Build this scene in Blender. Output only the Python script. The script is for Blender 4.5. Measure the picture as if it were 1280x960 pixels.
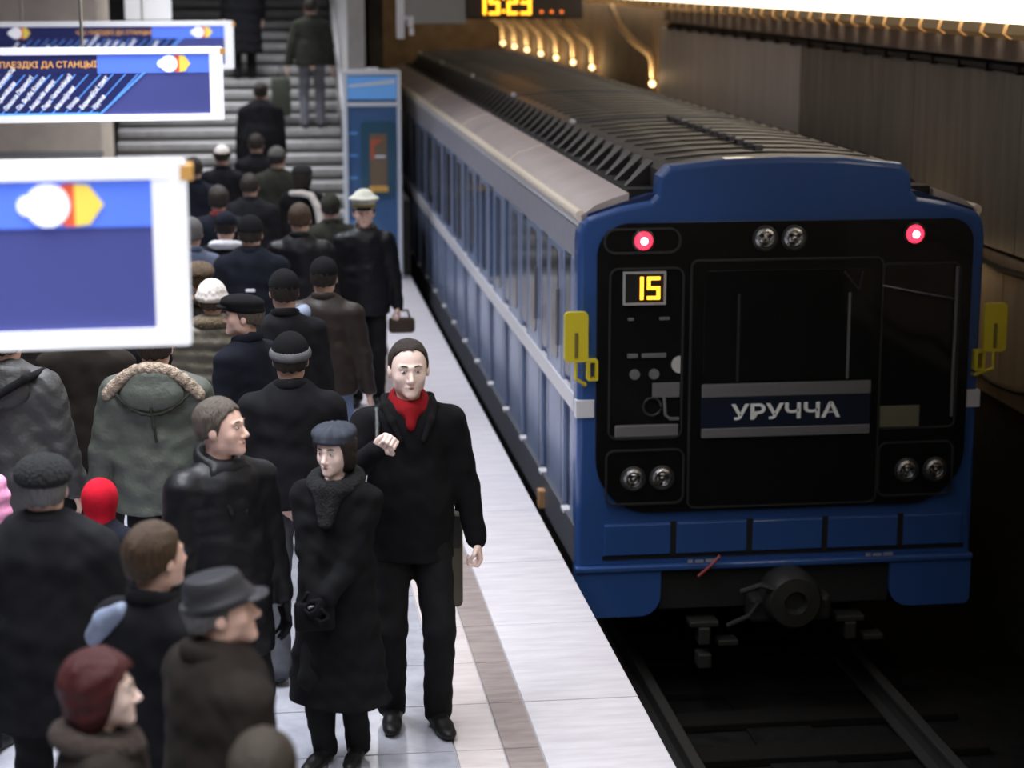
import bpy, bmesh, math, random
import numpy as np
from mathutils import Vector, Matrix
random.seed(7); RNG = np.random.RandomState(5)
for o in list(bpy.data.objects): bpy.data.objects.remove(o)
SC = bpy.context.scene; COL = SC.collection

# ------------------------------------------------------------------ camera
FPX = 2500.0
TH = math.atan(513/FPX); PSI = math.atan(332/math.hypot(FPX, 513))
cd = bpy.data.cameras.new('camera'); cam = bpy.data.objects.new('camera', cd); COL.objects.link(cam)
cam.location = (0, 0, 3.55); cam.rotation_euler = (math.pi/2-TH, 0, -PSI)
cd.sensor_width = 36; cd.lens = FPX/1280*36; cd.clip_end = 200; cd.clip_start = .05
cd.dof.use_dof = True; cd.dof.focus_distance = 10.3; cd.dof.aperture_fstop = 1.7
SC.camera = cam
# ------------------------------------------------------------------ world, exposure
w = bpy.data.worlds.new('world'); SC.world = w; w.use_nodes = True
w.node_tree.nodes['Background'].inputs[0].default_value = (.8, .85, 1, 1)
w.node_tree.nodes['Background'].inputs[1].default_value = .012
SC.view_settings.view_transform = 'Standard'; SC.view_settings.look = 'None'
SC.view_settings.gamma = 1; SC.view_settings.exposure = 0.0
SC.view_settings.use_curve_mapping = False
# ------------------------------------------------------------------ large lights (assumed ceiling lamps of the hall, plus added edge lamps)
def area(name, loc, sx, sy, power, col, spread=180, rot=(0, 0, 0)):
    l = bpy.data.lights.new(name, 'AREA'); l.shape = 'RECTANGLE'; l.size = sx; l.size_y = sy
    l.energy = power; l.color = col; l.spread = math.radians(spread)
    o = bpy.data.objects.new(name, l); COL.objects.link(o); o.location = loc; o.rotation_euler = rot
    return o
LIGHT_ROWS = [(-1.0, 4.0, 120), (-.9, 8.4, 125), (-.9, 12.8, 130), (-.9, 17.6, 120), (-.6, 22.4, 90), (-.3, 27.0, 100)]  # unseen ceiling lamps, assumed; the last lamp is added to brighten the stairs
EDGE_ROW = [(4.4, 62), (9.3, 52), (14.2, 46), (19.1, 40)]  # extra unseen lamps added to brighten the platform side of the train
for i, (lx, ly, p) in enumerate(LIGHT_ROWS):
    area('assumed_ceiling_lamp_light', (lx, ly, 4.50), 1.5, 3.6, p, (.90, .93, 1.0), 98)

for ly, p in EDGE_ROW: area('edge_fill_light', (1.25, ly, 4.50), .22, 4.4, p, (.95, .94, .96), 150)

# ------------------------------------------------------------------ materials
MATS = {}
def mat(name, col, rough=.6, metal=0, bump=0, bscale=60, var=0, vscale=8, emit=None, es=0, spec=.5, coat=0, stretch=None, sheen=0):
    if name in MATS: return MATS[name]
    m = bpy.data.materials.new(name); m.use_nodes = True; nt = m.node_tree; b = nt.nodes['Principled BSDF']
    b.inputs['Base Color'].default_value = (*col, 1); b.inputs['Roughness'].default_value = rough
    b.inputs['Metallic'].default_value = metal; b.inputs['Specular IOR Level'].default_value = spec
    b.inputs['Coat Weight'].default_value = coat
    if sheen: b.inputs['Sheen Weight'].default_value = sheen
    if emit: b.inputs['Emission Color'].default_value = (*emit, 1); b.inputs['Emission Strength'].default_value = es
    tc = None
    def coord(sc):
        nonlocal tc
        if tc is None: tc = nt.nodes.new('ShaderNodeTexCoord')
        mp = nt.nodes.new('ShaderNodeMapping'); nt.links.new(tc.outputs['Object'], mp.inputs[0])
        mp.inputs['Scale'].default_value = stretch or (1, 1, 1)
        n = nt.nodes.new('ShaderNodeTexNoise'); n.inputs['Scale'].default_value = sc; n.inputs['Detail'].default_value = 4
        nt.links.new(mp.outputs[0], n.inputs['Vector']); return n
    if bump:
        n = coord(bscale); bp = nt.nodes.new('ShaderNodeBump'); bp.inputs['Strength'].default_value = bump; bp.inputs['Distance'].default_value = .02
        nt.links.new(n.outputs['Fac'], bp.inputs['Height']); nt.links.new(bp.outputs[0], b.inputs['Normal'])
    if var:
        n = coord(vscale); r = nt.nodes.new('ShaderNodeValToRGB')
        r.color_ramp.elements[0].position = .3; r.color_ramp.elements[1].position = .7
        r.color_ramp.elements[0].color = (*[c*(1-var) for c in col], 1); r.color_ramp.elements[1].color = (*[min(1, c*(1+var)) for c in col], 1)
        nt.links.new(n.outputs['Fac'], r.inputs[0]); nt.links.new(r.outputs[0], b.inputs['Base Color'])
    MATS[name] = m; return m

# ------------------------------------------------------------------ object helpers
def mesh_obj(name, v, f, m, parent=None, smooth=False, loc=None):
    me = bpy.data.meshes.new(name); me.from_pydata([tuple(map(float, p)) for p in v], [], [tuple(map(int, q)) for q in f])
    if m: me.materials.append(m)
    if smooth: me.polygons.foreach_set('use_smooth', [True]*len(me.polygons))
    me.update()
    o = bpy.data.objects.new(name, me); COL.objects.link(o)
    if parent: o.parent = parent
    if loc is not None: o.location = loc
    return o
def link_mesh(name, me, parent=None, loc=(0, 0, 0), rot=(0, 0, 0)):
    o = bpy.data.objects.new(name, me); COL.objects.link(o); o.parent = parent; o.location = loc; o.rotation_euler = rot; return o
def tag(o, label=None, cat=None, group=None, kind=None):
    if label: o['label'] = label
    if cat: o['category'] = cat
    if group: o['group'] = group
    if kind: o['kind'] = kind
    return o
def empty(name, loc=(0, 0, 0), rz=0):
    o = bpy.data.objects.new(name, None); COL.objects.link(o); o.location = loc; o.rotation_euler = (0, 0, rz); o.empty_display_size = .2; return o
class MB:
    def __init__(s): s.v = []; s.f = []
    def box(s, x0, x1, y0, y1, z0, z1, b=0):
        if b:
            bm = bmesh.new(); bmesh.ops.create_cube(bm, size=1)
            for q in bm.verts: q.co = ((x0+x1)/2+q.co.x*(x1-x0), (y0+y1)/2+q.co.y*(y1-y0), (z0+z1)/2+q.co.z*(z1-z0))
            bmesh.ops.bevel(bm, geom=bm.edges[:], offset=b, segments=2, affect='EDGES', profile=.5)
            n = len(s.v); bm.verts.ensure_lookup_table(); bm.verts.index_update()
            s.v += [tuple(q.co) for q in bm.verts]; s.f += [[n+q.index for q in p.verts] for p in bm.faces]; bm.free(); return s
        n = len(s.v)
        s.v += [(x, y, z) for x in (x0, x1) for y in (y0, y1) for z in (z0, z1)]
        s.f += [[n+i for i in q] for q in ((0, 1, 3, 2), (4, 6, 7, 5), (0, 4, 5, 1), (2, 3, 7, 6), (0, 2, 6, 4), (1, 5, 7, 3))]; return s
    def prism(s, poly, y0, y1):            # polygon in (x,z), counter-clockwise seen from -y, extruded along y
        n = len(s.v); k = len(poly)
        s.v += [(x, y0, z) for x, z in poly]+[(x, y1, z) for x, z in poly]
        s.f.append([n+i for i in range(k)]); s.f.append([n+k+i for i in reversed(range(k))])
        for i in range(k):
            j = (i+1) % k; s.f.append([n+j, n+i, n+k+i, n+k+j])
        return s
    def prism_x(s, poly, x0, x1):          # polygon in (y,z) extruded along x
        n = len(s.v); k = len(poly)
        s.v += [(x0, y, z) for y, z in poly]+[(x1, y, z) for y, z in poly]
        s.f.append([n+i for i in reversed(range(k))]); s.f.append([n+k+i for i in range(k)])
        for i in range(k):
            j = (i+1) % k; s.f.append([n+i, n+j, n+k+j, n+k+i])
        return s
    def tube(s, pts, r, seg=10):
        pts = [Vector(p) for p in pts]; n0 = len(s.v)
        rs = r if isinstance(r, (list, tuple)) else [r]*len(pts); ref = None
        for i, p in enumerate(pts):
            t = (pts[min(i+1, len(pts)-1)]-pts[max(i-1, 0)]).normalized()
            if ref is None: ref = t.orthogonal().normalized()
            ref = (ref-t*ref.dot(t)).normalized(); b2 = t.cross(ref)
            for j in range(seg):
                a = 2*math.pi*j/seg; s.v.append(tuple(p+(ref*math.cos(a)+b2*math.sin(a))*rs[i]))
        for i in range(len(pts)-1):
            for j in range(seg):
                k = (j+1) % seg; s.f.append([n0+i*seg+j, n0+i*seg+k, n0+(i+1)*seg+k, n0+(i+1)*seg+j])
        s.f.append([n0+j for j in reversed(range(seg))]); s.f.append([n0+(len(pts)-1)*seg+j for j in range(seg)]); return s
    def lathe_y(s, prof, c, seg=24):       # profile [(radius, y)] round an axis along y
        n0 = len(s.v)
        for r, y in prof:
            for j in range(seg):
                a = 2*math.pi*j/seg; s.v.append((c[0]+r*math.cos(a), c[1]+y, c[2]+r*math.sin(a)))
        for i in range(len(prof)-1):
            for j in range(seg):
                k = (j+1) % seg; s.f.append([n0+i*seg+j, n0+i*seg+k, n0+(i+1)*seg+k, n0+(i+1)*seg+j])
        s.f.append([n0+j for j in range(seg)]); s.f.append([n0+(len(prof)-1)*seg+j for j in reversed(range(seg))]); return s
    def build(s, name, m, parent=None, smooth=False, loc=None):
        o = mesh_obj(name, s.v, s.f, m, parent, smooth, loc)
        if smooth: auto(o)
        return o
def auto(o, deg=40):
    me = o.data; bm = bmesh.new(); bm.from_mesh(me)
    bmesh.ops.recalc_face_normals(bm, faces=bm.faces)
    for e in bm.edges:
        if len(e.link_faces) == 2 and e.calc_face_angle(0) > math.radians(deg): e.smooth = False
    bm.to_mesh(me); bm.free()
def rrect(x0, x1, z0, z1, r, n=6):         # r = radius or (bl, br, tr, tl)
    if not isinstance(r, (tuple, list)): r = (r,)*4
    out = []
    for (cx, cz, a0, q) in ((x0, z0, math.pi, r[0]), (x1, z0, 1.5*math.pi, r[1]), (x1, z1, 0, r[2]), (x0, z1, .5*math.pi, r[3])):
        sx = 1 if cx == x0 else -1; sz = 1 if cz == z0 else -1
        if q <= 1e-6: out.append((cx, cz)); continue
        for i in range(n+1):
            a = a0+.5*math.pi*i/n; out.append((cx+sx*q+q*math.cos(a), cz+sz*q+q*math.sin(a)))
    return out
def frame(x0, x1, z0, z1, t, y0, y1, r=0.0):   # hollow rounded rectangular frame
    mb = MB(); a = rrect(x0, x1, z0, z1, r, 5); b = rrect(x0+t, x1-t, z0+t, z1-t, max(r-t, .001), 5)
    if r <= 0: a = rrect(x0, x1, z0, z1, .001, 5)
    k = len(a)
    mb.v = [(x, y0, z) for x, z in a]+[(x, y0, z) for x, z in b]+[(x, y1, z) for x, z in a]+[(x, y1, z) for x, z in b]
    for i in range(k):
        j = (i+1) % k
        mb.f += [[i, j, k+j, k+i], [2*k+j, 2*k+i, 3*k+i, 3*k+j], [j, i, 2*k+i, 2*k+j], [k+i, k+j, 3*k+j, 3*k+i]]
    return mb
def text_obj(name, s, size, m, parent, loc, depth=.002, rot=(math.pi/2, 0, 0), bold=0, align='LEFT', xs=1.0):
    c = bpy.data.curves.new(name, 'FONT'); c.body = s; c.size = size; c.extrude = depth; c.offset = bold; c.align_x = align; c.resolution_u = 3
    t = bpy.data.objects.new(name+'_src', c); COL.objects.link(t)
    me = bpy.data.meshes.new_from_object(t.evaluated_get(bpy.context.evaluated_depsgraph_get())); bpy.data.objects.remove(t)
    for q in me.vertices: q.co.x *= xs
    me.materials.clear(); me.materials.append(m); me.name = name
    o = bpy.data.objects.new(name, me); COL.objects.link(o); o.parent = parent; o.location = loc; o.rotation_euler = rot; return o
SEG7 = {'0': 'abcdef', '1': 'bc', '2': 'abged', '3': 'abgcd', '5': 'afgcd'}
def seg_digit(mb, ch, x, z, w_, h, t, y0, y1):
    q = {'a': (x, x+w_, z+h-t, z+h), 'd': (x, x+w_, z, z+t), 'g': (x, x+w_, z+h/2-t/2, z+h/2+t/2),
         'f': (x, x+t, z+h/2, z+h), 'e': (x, x+t, z, z+h/2), 'b': (x+w_-t, x+w_, z+h/2, z+h), 'c': (x+w_-t, x+w_, z, z+h/2)}
    for c in SEG7[ch]: a = q[c]; mb.box(a[0], a[1], y0, y1, a[2], a[3])

# =================================================================== SETTING
ED = 1.857                                   # platform edge
def streak(name, c0, c1, rough, scale, stretch, spec=.5, bump=0):
    m = bpy.data.materials.new(name); m.use_nodes = True; nt = m.node_tree; b = nt.nodes['Principled BSDF']
    tc = nt.nodes.new('ShaderNodeTexCoord'); mp = nt.nodes.new('ShaderNodeMapping'); mp.inputs['Scale'].default_value = stretch
    oi = nt.nodes.new('ShaderNodeObjectInfo'); ad = nt.nodes.new('ShaderNodeVectorMath'); ad.operation = 'ADD'
    sc = nt.nodes.new('ShaderNodeVectorMath'); sc.operation = 'SCALE'; sc.inputs[0].default_value = (7, 13, 5)
    nt.links.new(oi.outputs['Random'], sc.inputs['Scale']); nt.links.new(tc.outputs['Object'], ad.inputs[0]); nt.links.new(sc.outputs[0], ad.inputs[1])
    nt.links.new(ad.outputs[0], mp.inputs[0])
    n = nt.nodes.new('ShaderNodeTexNoise'); n.inputs['Scale'].default_value = scale; n.inputs['Detail'].default_value = 5; n.inputs['Roughness'].default_value = .6
    r = nt.nodes.new('ShaderNodeValToRGB'); r.color_ramp.elements[0].position = .32; r.color_ramp.elements[1].position = .68
    r.color_ramp.elements[0].color = (*c0, 1); r.color_ramp.elements[1].color = (*c1, 1)
    nt.links.new(mp.outputs[0], n.inputs['Vector']); nt.links.new(n.outputs['Fac'], r.inputs[0]); nt.links.new(r.outputs[0], b.inputs['Base Color'])
    b.inputs['Roughness'].default_value = rough; b.inputs['Specular IOR Level'].default_value = spec
    if bump:
        bp = nt.nodes.new('ShaderNodeBump'); bp.inputs['Strength'].default_value = bump; bp.inputs['Distance'].default_value = .01
        nt.links.new(n.outputs['Fac'], bp.inputs['Height']); nt.links.new(bp.outputs[0], b.inputs['Normal'])
    MATS[name] = m; return m
M_edge = streak('pale_granite', (.62, .59, .63), (.76, .73, .76), .30, 3, (1, 6, 1), .4)
M_brown = streak('brown_granite', (.26, .21, .20), (.40, .34, .32), .28, 4, (1, 5, 1), .5)
M_pink = streak('pinkish_floor', (.60, .53, .52), (.72, .66, .65), .22, 3, (1, 4, 1), .5)  # floor strip tinted pinkish beside the brown tiles
M_grey = streak('grey_granite', (.35, .36, .42), (.48, .485, .54), .15, 3, (2, 2, 1), .5)
M_joint = mat('joint_mortar', (.42, .41, .43), .8)
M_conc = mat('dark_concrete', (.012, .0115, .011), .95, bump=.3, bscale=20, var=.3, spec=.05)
fl = MB().box(-7, ED, -8, 23.75, -1.7, -.012).build('floor', M_joint); tag(fl, kind='structure')
fl['label'] = 'polished granite platform floor with a brown strip and pale edge slabs'
def slab_mesh(name, wx, wy, m):
    o = MB().box(-wx/2+.004, wx/2-.004, -wy/2+.004, wy/2-.004, -.015, 0, .003).build(name, m); me = o.data; bpy.data.objects.remove(o); return me
sm = slab_mesh('edge_slab', ED-1.272, 1.2, M_edge)
for i in range(15): link_mesh('edge_slab', sm, fl, ((ED+1.272)/2, 6.35+i*1.2, RNG.uniform(-.001, .001)))
sm = slab_mesh('brown_tile', 1.272-1.098, .6, M_brown)
for i in range(29): link_mesh('brown_tile', sm, fl, ((1.272+1.098)/2, 6.05+i*.6, RNG.uniform(-.001, .001)))
sm = slab_mesh('pink_tile', 1.098-.872, .6, M_pink)
for i in range(29): link_mesh('pink_tile', sm, fl, ((.872+1.098)/2, 6.05+i*.6, RNG.uniform(-.001, .001)))
sm = slab_mesh('grey_tile', .6, .6, M_grey)
for j in range(7):
    for i in range(29): link_mesh('grey_tile', sm, fl, (.872-.3-j*.6, 6.05+i*.6, RNG.uniform(-.001, .001)))
# outer plain areas of the platform beyond the counted tiles
tag(MB().box(-7, .872-4.2, -8, 23.75, -.012, 0).build('floor_side', M_grey), kind='structure')
tag(MB().box(.872-4.2, ED, -8, 5.75, -.012, 0).build('floor_front', M_grey), kind='structure')
# track bed
RZ = -1.22; RC = 3.43
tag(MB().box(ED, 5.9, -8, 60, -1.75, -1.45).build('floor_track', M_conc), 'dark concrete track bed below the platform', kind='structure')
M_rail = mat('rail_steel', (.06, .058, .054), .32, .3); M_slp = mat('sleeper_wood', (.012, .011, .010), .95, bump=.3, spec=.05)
trk = empty('railway_track', (RC, 8, -1.45)); tag(trk, 'steel rails on dark sleepers in the unlit track pit', 'track')
for sx in (-.797, .797):
    pr = [(-.07, 0), (.07, 0), (.07, .015), (.012, .03), (.012, .13), (.036, .15), (.036, .175), (.03, .18), (-.03, .18), (-.036, .175), (-.036, .15), (-.012, .13), (-.012, .03), (-.07, .015)]
    mb = MB().prism([(x+sx, z+.05) for x, z in pr], -10, 34); mb.build('rail', M_rail, trk)
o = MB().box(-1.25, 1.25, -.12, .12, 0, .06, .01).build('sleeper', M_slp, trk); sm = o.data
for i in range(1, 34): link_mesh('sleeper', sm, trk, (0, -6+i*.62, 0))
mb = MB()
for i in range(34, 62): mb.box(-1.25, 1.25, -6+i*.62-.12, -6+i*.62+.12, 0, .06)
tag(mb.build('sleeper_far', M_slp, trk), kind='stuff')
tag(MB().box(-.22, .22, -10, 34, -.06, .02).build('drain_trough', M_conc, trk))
# right wall
XW = 5.62
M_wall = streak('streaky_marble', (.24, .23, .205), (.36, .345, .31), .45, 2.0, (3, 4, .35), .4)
M_wall2 = streak('streaky_marble_pale', (.68, .65, .63), (.84, .81, .79), .45, 2.0, (3, 4, .35), .4)  # same streaks in a paler tone, used on the farther panels
M_beige = streak('beige_panel', (.60, .46, .31), (.74, .60, .43), .6, 2, (3, 5, .5), .3)
M_ledge = mat('pale_ledge', (.30, .27, .25), .6, var=.15)
M_cable = mat('black_cable', (.015, .015, .015), .5)
M_olive = mat('dark_plinth', (.045, .04, .032), .85, var=.3)
wr = MB().box(XW, XW+.4, -8, 26.7, -1.75, 4.7).build('wall_right', M_olive); tag(wr, 'station wall of dark streaky marble panels across the track', kind='structure')
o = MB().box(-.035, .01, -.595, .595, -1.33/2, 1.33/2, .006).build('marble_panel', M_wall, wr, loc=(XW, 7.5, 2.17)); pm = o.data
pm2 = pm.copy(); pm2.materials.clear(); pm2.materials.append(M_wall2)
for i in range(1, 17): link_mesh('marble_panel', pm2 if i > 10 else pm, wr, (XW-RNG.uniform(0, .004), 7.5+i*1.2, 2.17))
o = MB().box(-.03, .01, -.895, .895, -1.1/2, 1.1/2, .006).build('beige_wall_panel', M_beige, wr, loc=(XW, 8.0, .92)); pm = o.data
for i in range(1, 11): link_mesh('beige_wall_panel', pm, wr, (XW, 8.0+i*1.8, .92))
tag(MB().box(XW-.10, XW, -8, 26.7, 2.92, 3.12, .01).build('trim_1', M_ledge), 'pale ledge running along the top of the marble wall', kind='structure')
ct = empty('cable_tray', (XW, 7, 2.87)); tag(ct, 'black cable tray with short brackets under the pale wall ledge', 'cable tray')
MB().box(-.07, -.005, 0, 19.6, -.02, .02).build('tray_rail', M_cable, ct)
o = MB().box(-.09, -.002, -.025, .025, -.045, .022, .006).build('tray_bracket', M_cable, ct, loc=(0, .3, 0)); pm = o.data
for i in range(1, 32): link_mesh('tray_bracket', pm, ct, (0, .3+i*.62, 0))
for zz, sag, nm in ((1.43, .06, 'black cable looping along the wall above the beige panels'), (.60, .10, 'thick black cable sagging across the beige wall panels')):
    pts = [(XW-.06, 8+i*.45, zz-sag*abs(math.sin(i*math.pi/4))) for i in range(40)]
    tag(MB().tube(pts, .028, 8).build('wall_cable', M_cable, None, True), nm, 'cable')
# the lit cove above the ledge: a long bright lamp with gilded baffles
M_glow = mat('lamp_tube_glow', (1, 1, 1), .5, emit=(1, .88, .70), es=3.2)
M_gold = mat('gilded_baffle', (.90, .66, .36), .5, .3)
cl = empty('cove_light', (5.32, 0, 3.3)); tag(cl, 'long glowing warm white cove lamp high along the far track wall', 'lamp')
MB().box(-.09, .22, -6, 46.5, -.09, .40).build('diffuser', M_glow, cl)  # hidden far stretch is assumed, lengthened for highlights along the train roof
o = MB().prism([(-.10, -.09), (-.12, -.16), (-.06, -.20), (.04, -.20), (.20, -.15), (.22, -.09)], -.19, .19).build('baffle', M_gold, cl, loc=(0, 7.0, 0)); pm = o.data
for i in range(1, 86): link_mesh('baffle', pm, cl, (0, 7.0+i*.45, 0))
MB().box(-.09, .30, -6, 46.5, .40, .48).build('housing', M_ledge, cl)
for i in range(11): MB().tube([(.1, -4+i*5, .46), (.1, -4+i*5, 1.42)], .02, 8).build('hanger_rod', M_ledge, cl)
# tunnel wall beyond the marble, with cable brackets lit by warm lamps
M_tun = mat('brown_tunnel_wall', (.16, .11, .065), .8, var=.25, vscale=3)
wt = MB().box(5.85, 6.2, 26.7, 60, -1.75, 4.7).box(5.62, 5.85, 26.7, 26.9, -1.75, 4.7).build('wall_tunnel', M_tun); tag(wt, 'brown tunnel wall beyond the platform end', kind='structure')
M_brk = mat('pale_bracket', (.75, .60, .40), .45, .2)
M_bulb = mat('warm_bulb', (1, .9, .7), .5, emit=(1, .66, .32), es=5)
o = None
bys = [15.8, 28.45]+[33.6+i*2.0 for i in range(8)]
for i, y in enumerate(bys):
    added_low = y < 26; b = empty('tunnel_lamp', (5.64 if added_low else 5.85, y, 1.55 if added_low else 2.5)); tag(b, 'assumed bent bracket lamp hidden behind the train, added to warm the beige wall panels' if added_low else 'bent pale bracket lamp on the brown tunnel wall', 'lamp', None if added_low else 'bracket lamps along the tunnel wall')  # the lamp behind the train is assumed and unseen, added to warm the beige panels
    if added_low: MB().tube([(0, 0, -.30), (-.10, 0, -.30), (-.12, 0, -.46)], .03, 8).build('bracket_arm', M_brk, b, True)
    if not added_low: MB().tube([(-.75, 0, .62), (-.62, 0, .34), (-.40, 0, .10), (-.18, 0, -.06), (-.12, 0, -.16), (-.10, 0, -.42)], .048, 8).build('bracket_arm', M_brk, b, True)
    MB().lathe_y([(.01, -.045), (.032, -.03), (.042, 0), (.032, .03), (.01, .045)], (-.12, 0, -.46 if added_low else -.50), 12).build('bulb', M_bulb, b, True)
    pl_ = bpy.data.lights.new('tunnel_lamp_light', 'POINT'); pl_.energy = 5 if added_low else 9; pl_.color = (1, .66, .32); pl_.shadow_soft_size = .08; po = bpy.data.objects.new('tunnel_lamp_light', pl_); COL.objects.link(po); po.parent = b; po.location = (-.30, 0, -.40)
# end of the track hall
tag(MB().box(1.25, 6.2, 47.0, 47.3, -1.75, 4.7).build('wall_end', M_tun), 'brown end wall far down the tunnel', kind='structure')
tag(MB().box(1.78, 1.86, 23.75, 47, -1.7, .9).box(1.60, 1.78, 27, 47, -1.7, 4.7).build('wall_partition', M_olive), 'dark partition between the stairs and the track', kind='structure')
# left / rear / ceiling closing the hall
M_ceil = mat('hall_ceiling_paint', (.55, .55, .55), .9); M_wl = mat('hall_wall_cladding', (.35, .34, .33), .6, var=.1)
tag(MB().box(-7, 6.2, -8, 47.3, 4.7, 4.9).build('ceiling', M_ceil), kind='structure')
tag(MB().box(-7.3, -7, -8, 47.3, -1.75, 4.9).build('wall_left', M_wl), kind='structure')
tag(MB().box(-7, 6.2, -8.3, -8, -1.75, 4.9).build('wall_rear', M_wl), kind='structure')
M_lamph = mat('lamp_housing', (.8, .8, .8), .5); M_lampb = mat('added_baffle', (.05, .05, .05), .6)
for i, (lx, ly, p) in enumerate(LIGHT_ROWS):
    f = empty('assumed_ceiling_lamp', (lx, ly, 4.7)); tag(f, 'assumed long fluorescent ceiling lamp above the platform, out of view', 'lamp', 'assumed ceiling lamps above the platform')
    MB().box(-.85, .85, -1.9, 1.9, -.17, 0, .02).build('housing', M_lamph, f)
for ly, p in EDGE_ROW:
    f = empty('edge_fill_lamp', (1.25, ly, 4.69)); tag(f, 'added unseen lamp above the platform edge, brightening the train side', 'lamp', 'added lamps above the platform edge')
    MB().box(-.18, .18, -2.3, 2.3, -.17, 0, .02).build('housing', M_lamph, f)
    MB().box(.30, .32, -2.3, 2.3, -.60, 0).build('baffle', M_lampb, f)  # unseen plate added to keep the edge light off the track side
# stairs
M_step = streak('stair_granite', (.30, .295, .29), (.40, .39, .38), .5, 3, (3, 6, 1), .4)
M_riser = mat('stair_core', (.20, .195, .19), .7)
SY0, TR, RI = 24.35, .32, .150
NST = 27
core = []
for i in range(NST): core += [(SY0+i*TR+.02, i*RI-.02), (SY0+i*TR+.02, (i+1)*RI-.04)]
core = [(SY0+.02, -.1)]+core+[(SY0+NST*TR, NST*RI-.04), (SY0+NST*TR, -.1)]
sc_ = MB().prism_x(core, -1.76, 1.22).build('stair_flight', M_riser); tag(sc_, 'grey granite stair flight climbing away at the end of the platform', kind='structure')
o = MB().box(-1.48, 1.48, -.02, TR, -.085, 0, .010).build('stair_step', M_step, sc_, loc=(-.27, SY0, RI)); pm = o.data
for i in range(1, NST): link_mesh('stair_step', pm, sc_, (-.27, SY0+i*TR, (i+1)*RI))
M_pale = mat('pale_stone', (.55, .54, .54), .55, var=.06)
tag(MB().prism_x([(24.3, -.01), (33, -.01), (33, 4.7), (25.6, 4.7), (25.6, 1.6), (24.3, 1.05)], 1.24, 1.46).build('wall_stair', M_pale), 'pale stone wall flanking the right side of the stairs', kind='structure')
hr = empty('stair_handrail', (1.205, 24.4, 0)); tag(hr, 'thin pale metal handrail climbing beside the stairs', 'handrail')
MB().tube([(0, 0, .98), (0, .2, 1.02), (0, 8.4, 1.02+8.2*RI/TR)], .022, 8).build('rail_tube', M_pale, hr, True)
for i in range(6): MB().tube([(0, .16+i*1.6, .16+.469*i*1.6-.1), (0, .16+i*1.6, 1.0+.469*i*1.6)], .014, 8).build('rail_post', M_pale, hr, True)
M_bei = mat('beige_marble', (.62, .53, .43), .5, var=.1, vscale=4)
pl = MB().box(-3.15, -1.78, 24.6, 26.8, -.02, 4.7).build('wall_pier', M_bei); tag(pl, 'beige marble pier left of the stairs', kind='structure')
MB().box(-3.17, -1.76, 24.56, 24.6, 1.40, 1.46).build('pier_band', mat('grey_band', (.3, .3, .3), .6), pl)
tag(MB().box(-7, 6, 33, 33.2, -.1, 4.7).box(1.3, 1.6, 33, 33.2, 0, 4.7).build('wall_back', M_wl) if False else MB().box(-7, 1.24, 33, 33.2, -.1, 4.7).build('wall_back', M_wl), kind='structure')
tag(MB().box(-7, -1.76, 23.75, 33, -.6, 0).box(1.22, 1.78, 23.75, 33, -.6, 0).box(-1.76, 1.22, 23.75, SY0+.02, -.6, 0).build('floor_back', mat('dark_floor', (.10, .10, .105), .4)), kind='structure')
# =================================================================== HANGING SIGNS
M_white = mat('white_enamel', (.86, .86, .88), .4, emit=(.95, .96, 1), es=.35)
M_whitep = mat('white_paint', (.82, .83, .86), .45)
M_signb = mat('sign_blue', (.06, .07, .22), .35, emit=(.06, .07, .27), es=.5)
M_signd = mat('sign_navy', (.02, .025, .11), .35, emit=(.02, .025, .12), es=.3)
M_signh = mat('sign_header_blue', (.10, .20, .80), .35, emit=(.10, .20, .85), es=.6)
M_wtext = mat('sign_white_print', (.9, .9, .95), .5, emit=(.9, .92, 1), es=.5)
M_otext = mat('sign_orange_print', (.9, .45, .10), .5, emit=(1, .45, .1), es=.3)
M_lred = mat('logo_red', (.80, .12, .06), .5, emit=(.9, .15, .05), es=.3)
M_lyel = mat('logo_yellow', (.95, .72, .10), .5, emit=(1, .72, .15), es=.35)
M_lblue = mat('sign_line_blue', (.12, .35, .9), .4, emit=(.12, .35, .95), es=.5)
M_cap = mat('sign_end_cap', (.75, .40, .10), .5); M_steel = mat('brushed_steel', (.5, .5, .5), .3, 1)
def disc_poly(cx, cz, r, n=18, a0=0, a1=2*math.pi): return [(cx+r*math.cos(a0+(a1-a0)*i/n), cz+r*math.sin(a0+(a1-a0)*i/n)) for i in range(n if a1-a0 > 6 else n+1)]
NAMES = ['Інстытут культуры', 'Плошча Незалежнасці', 'Кастрычніцкая', 'Плошча Перамогі', 'Пл. Якуба Коласа', 'Акадэмія навук', 'Парк Чалюскінцаў', 'Маскоўская', 'Усход', 'Барысаўскі тракт', 'Уручча']
NAMES = ['Каменная Горка', 'Кунцаўшчына', 'Спартыўная', 'Пушкінская', 'Маладзёжная', 'Фрунзенская', 'Няміга', 'Купалаўская']+NAMES
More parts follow.
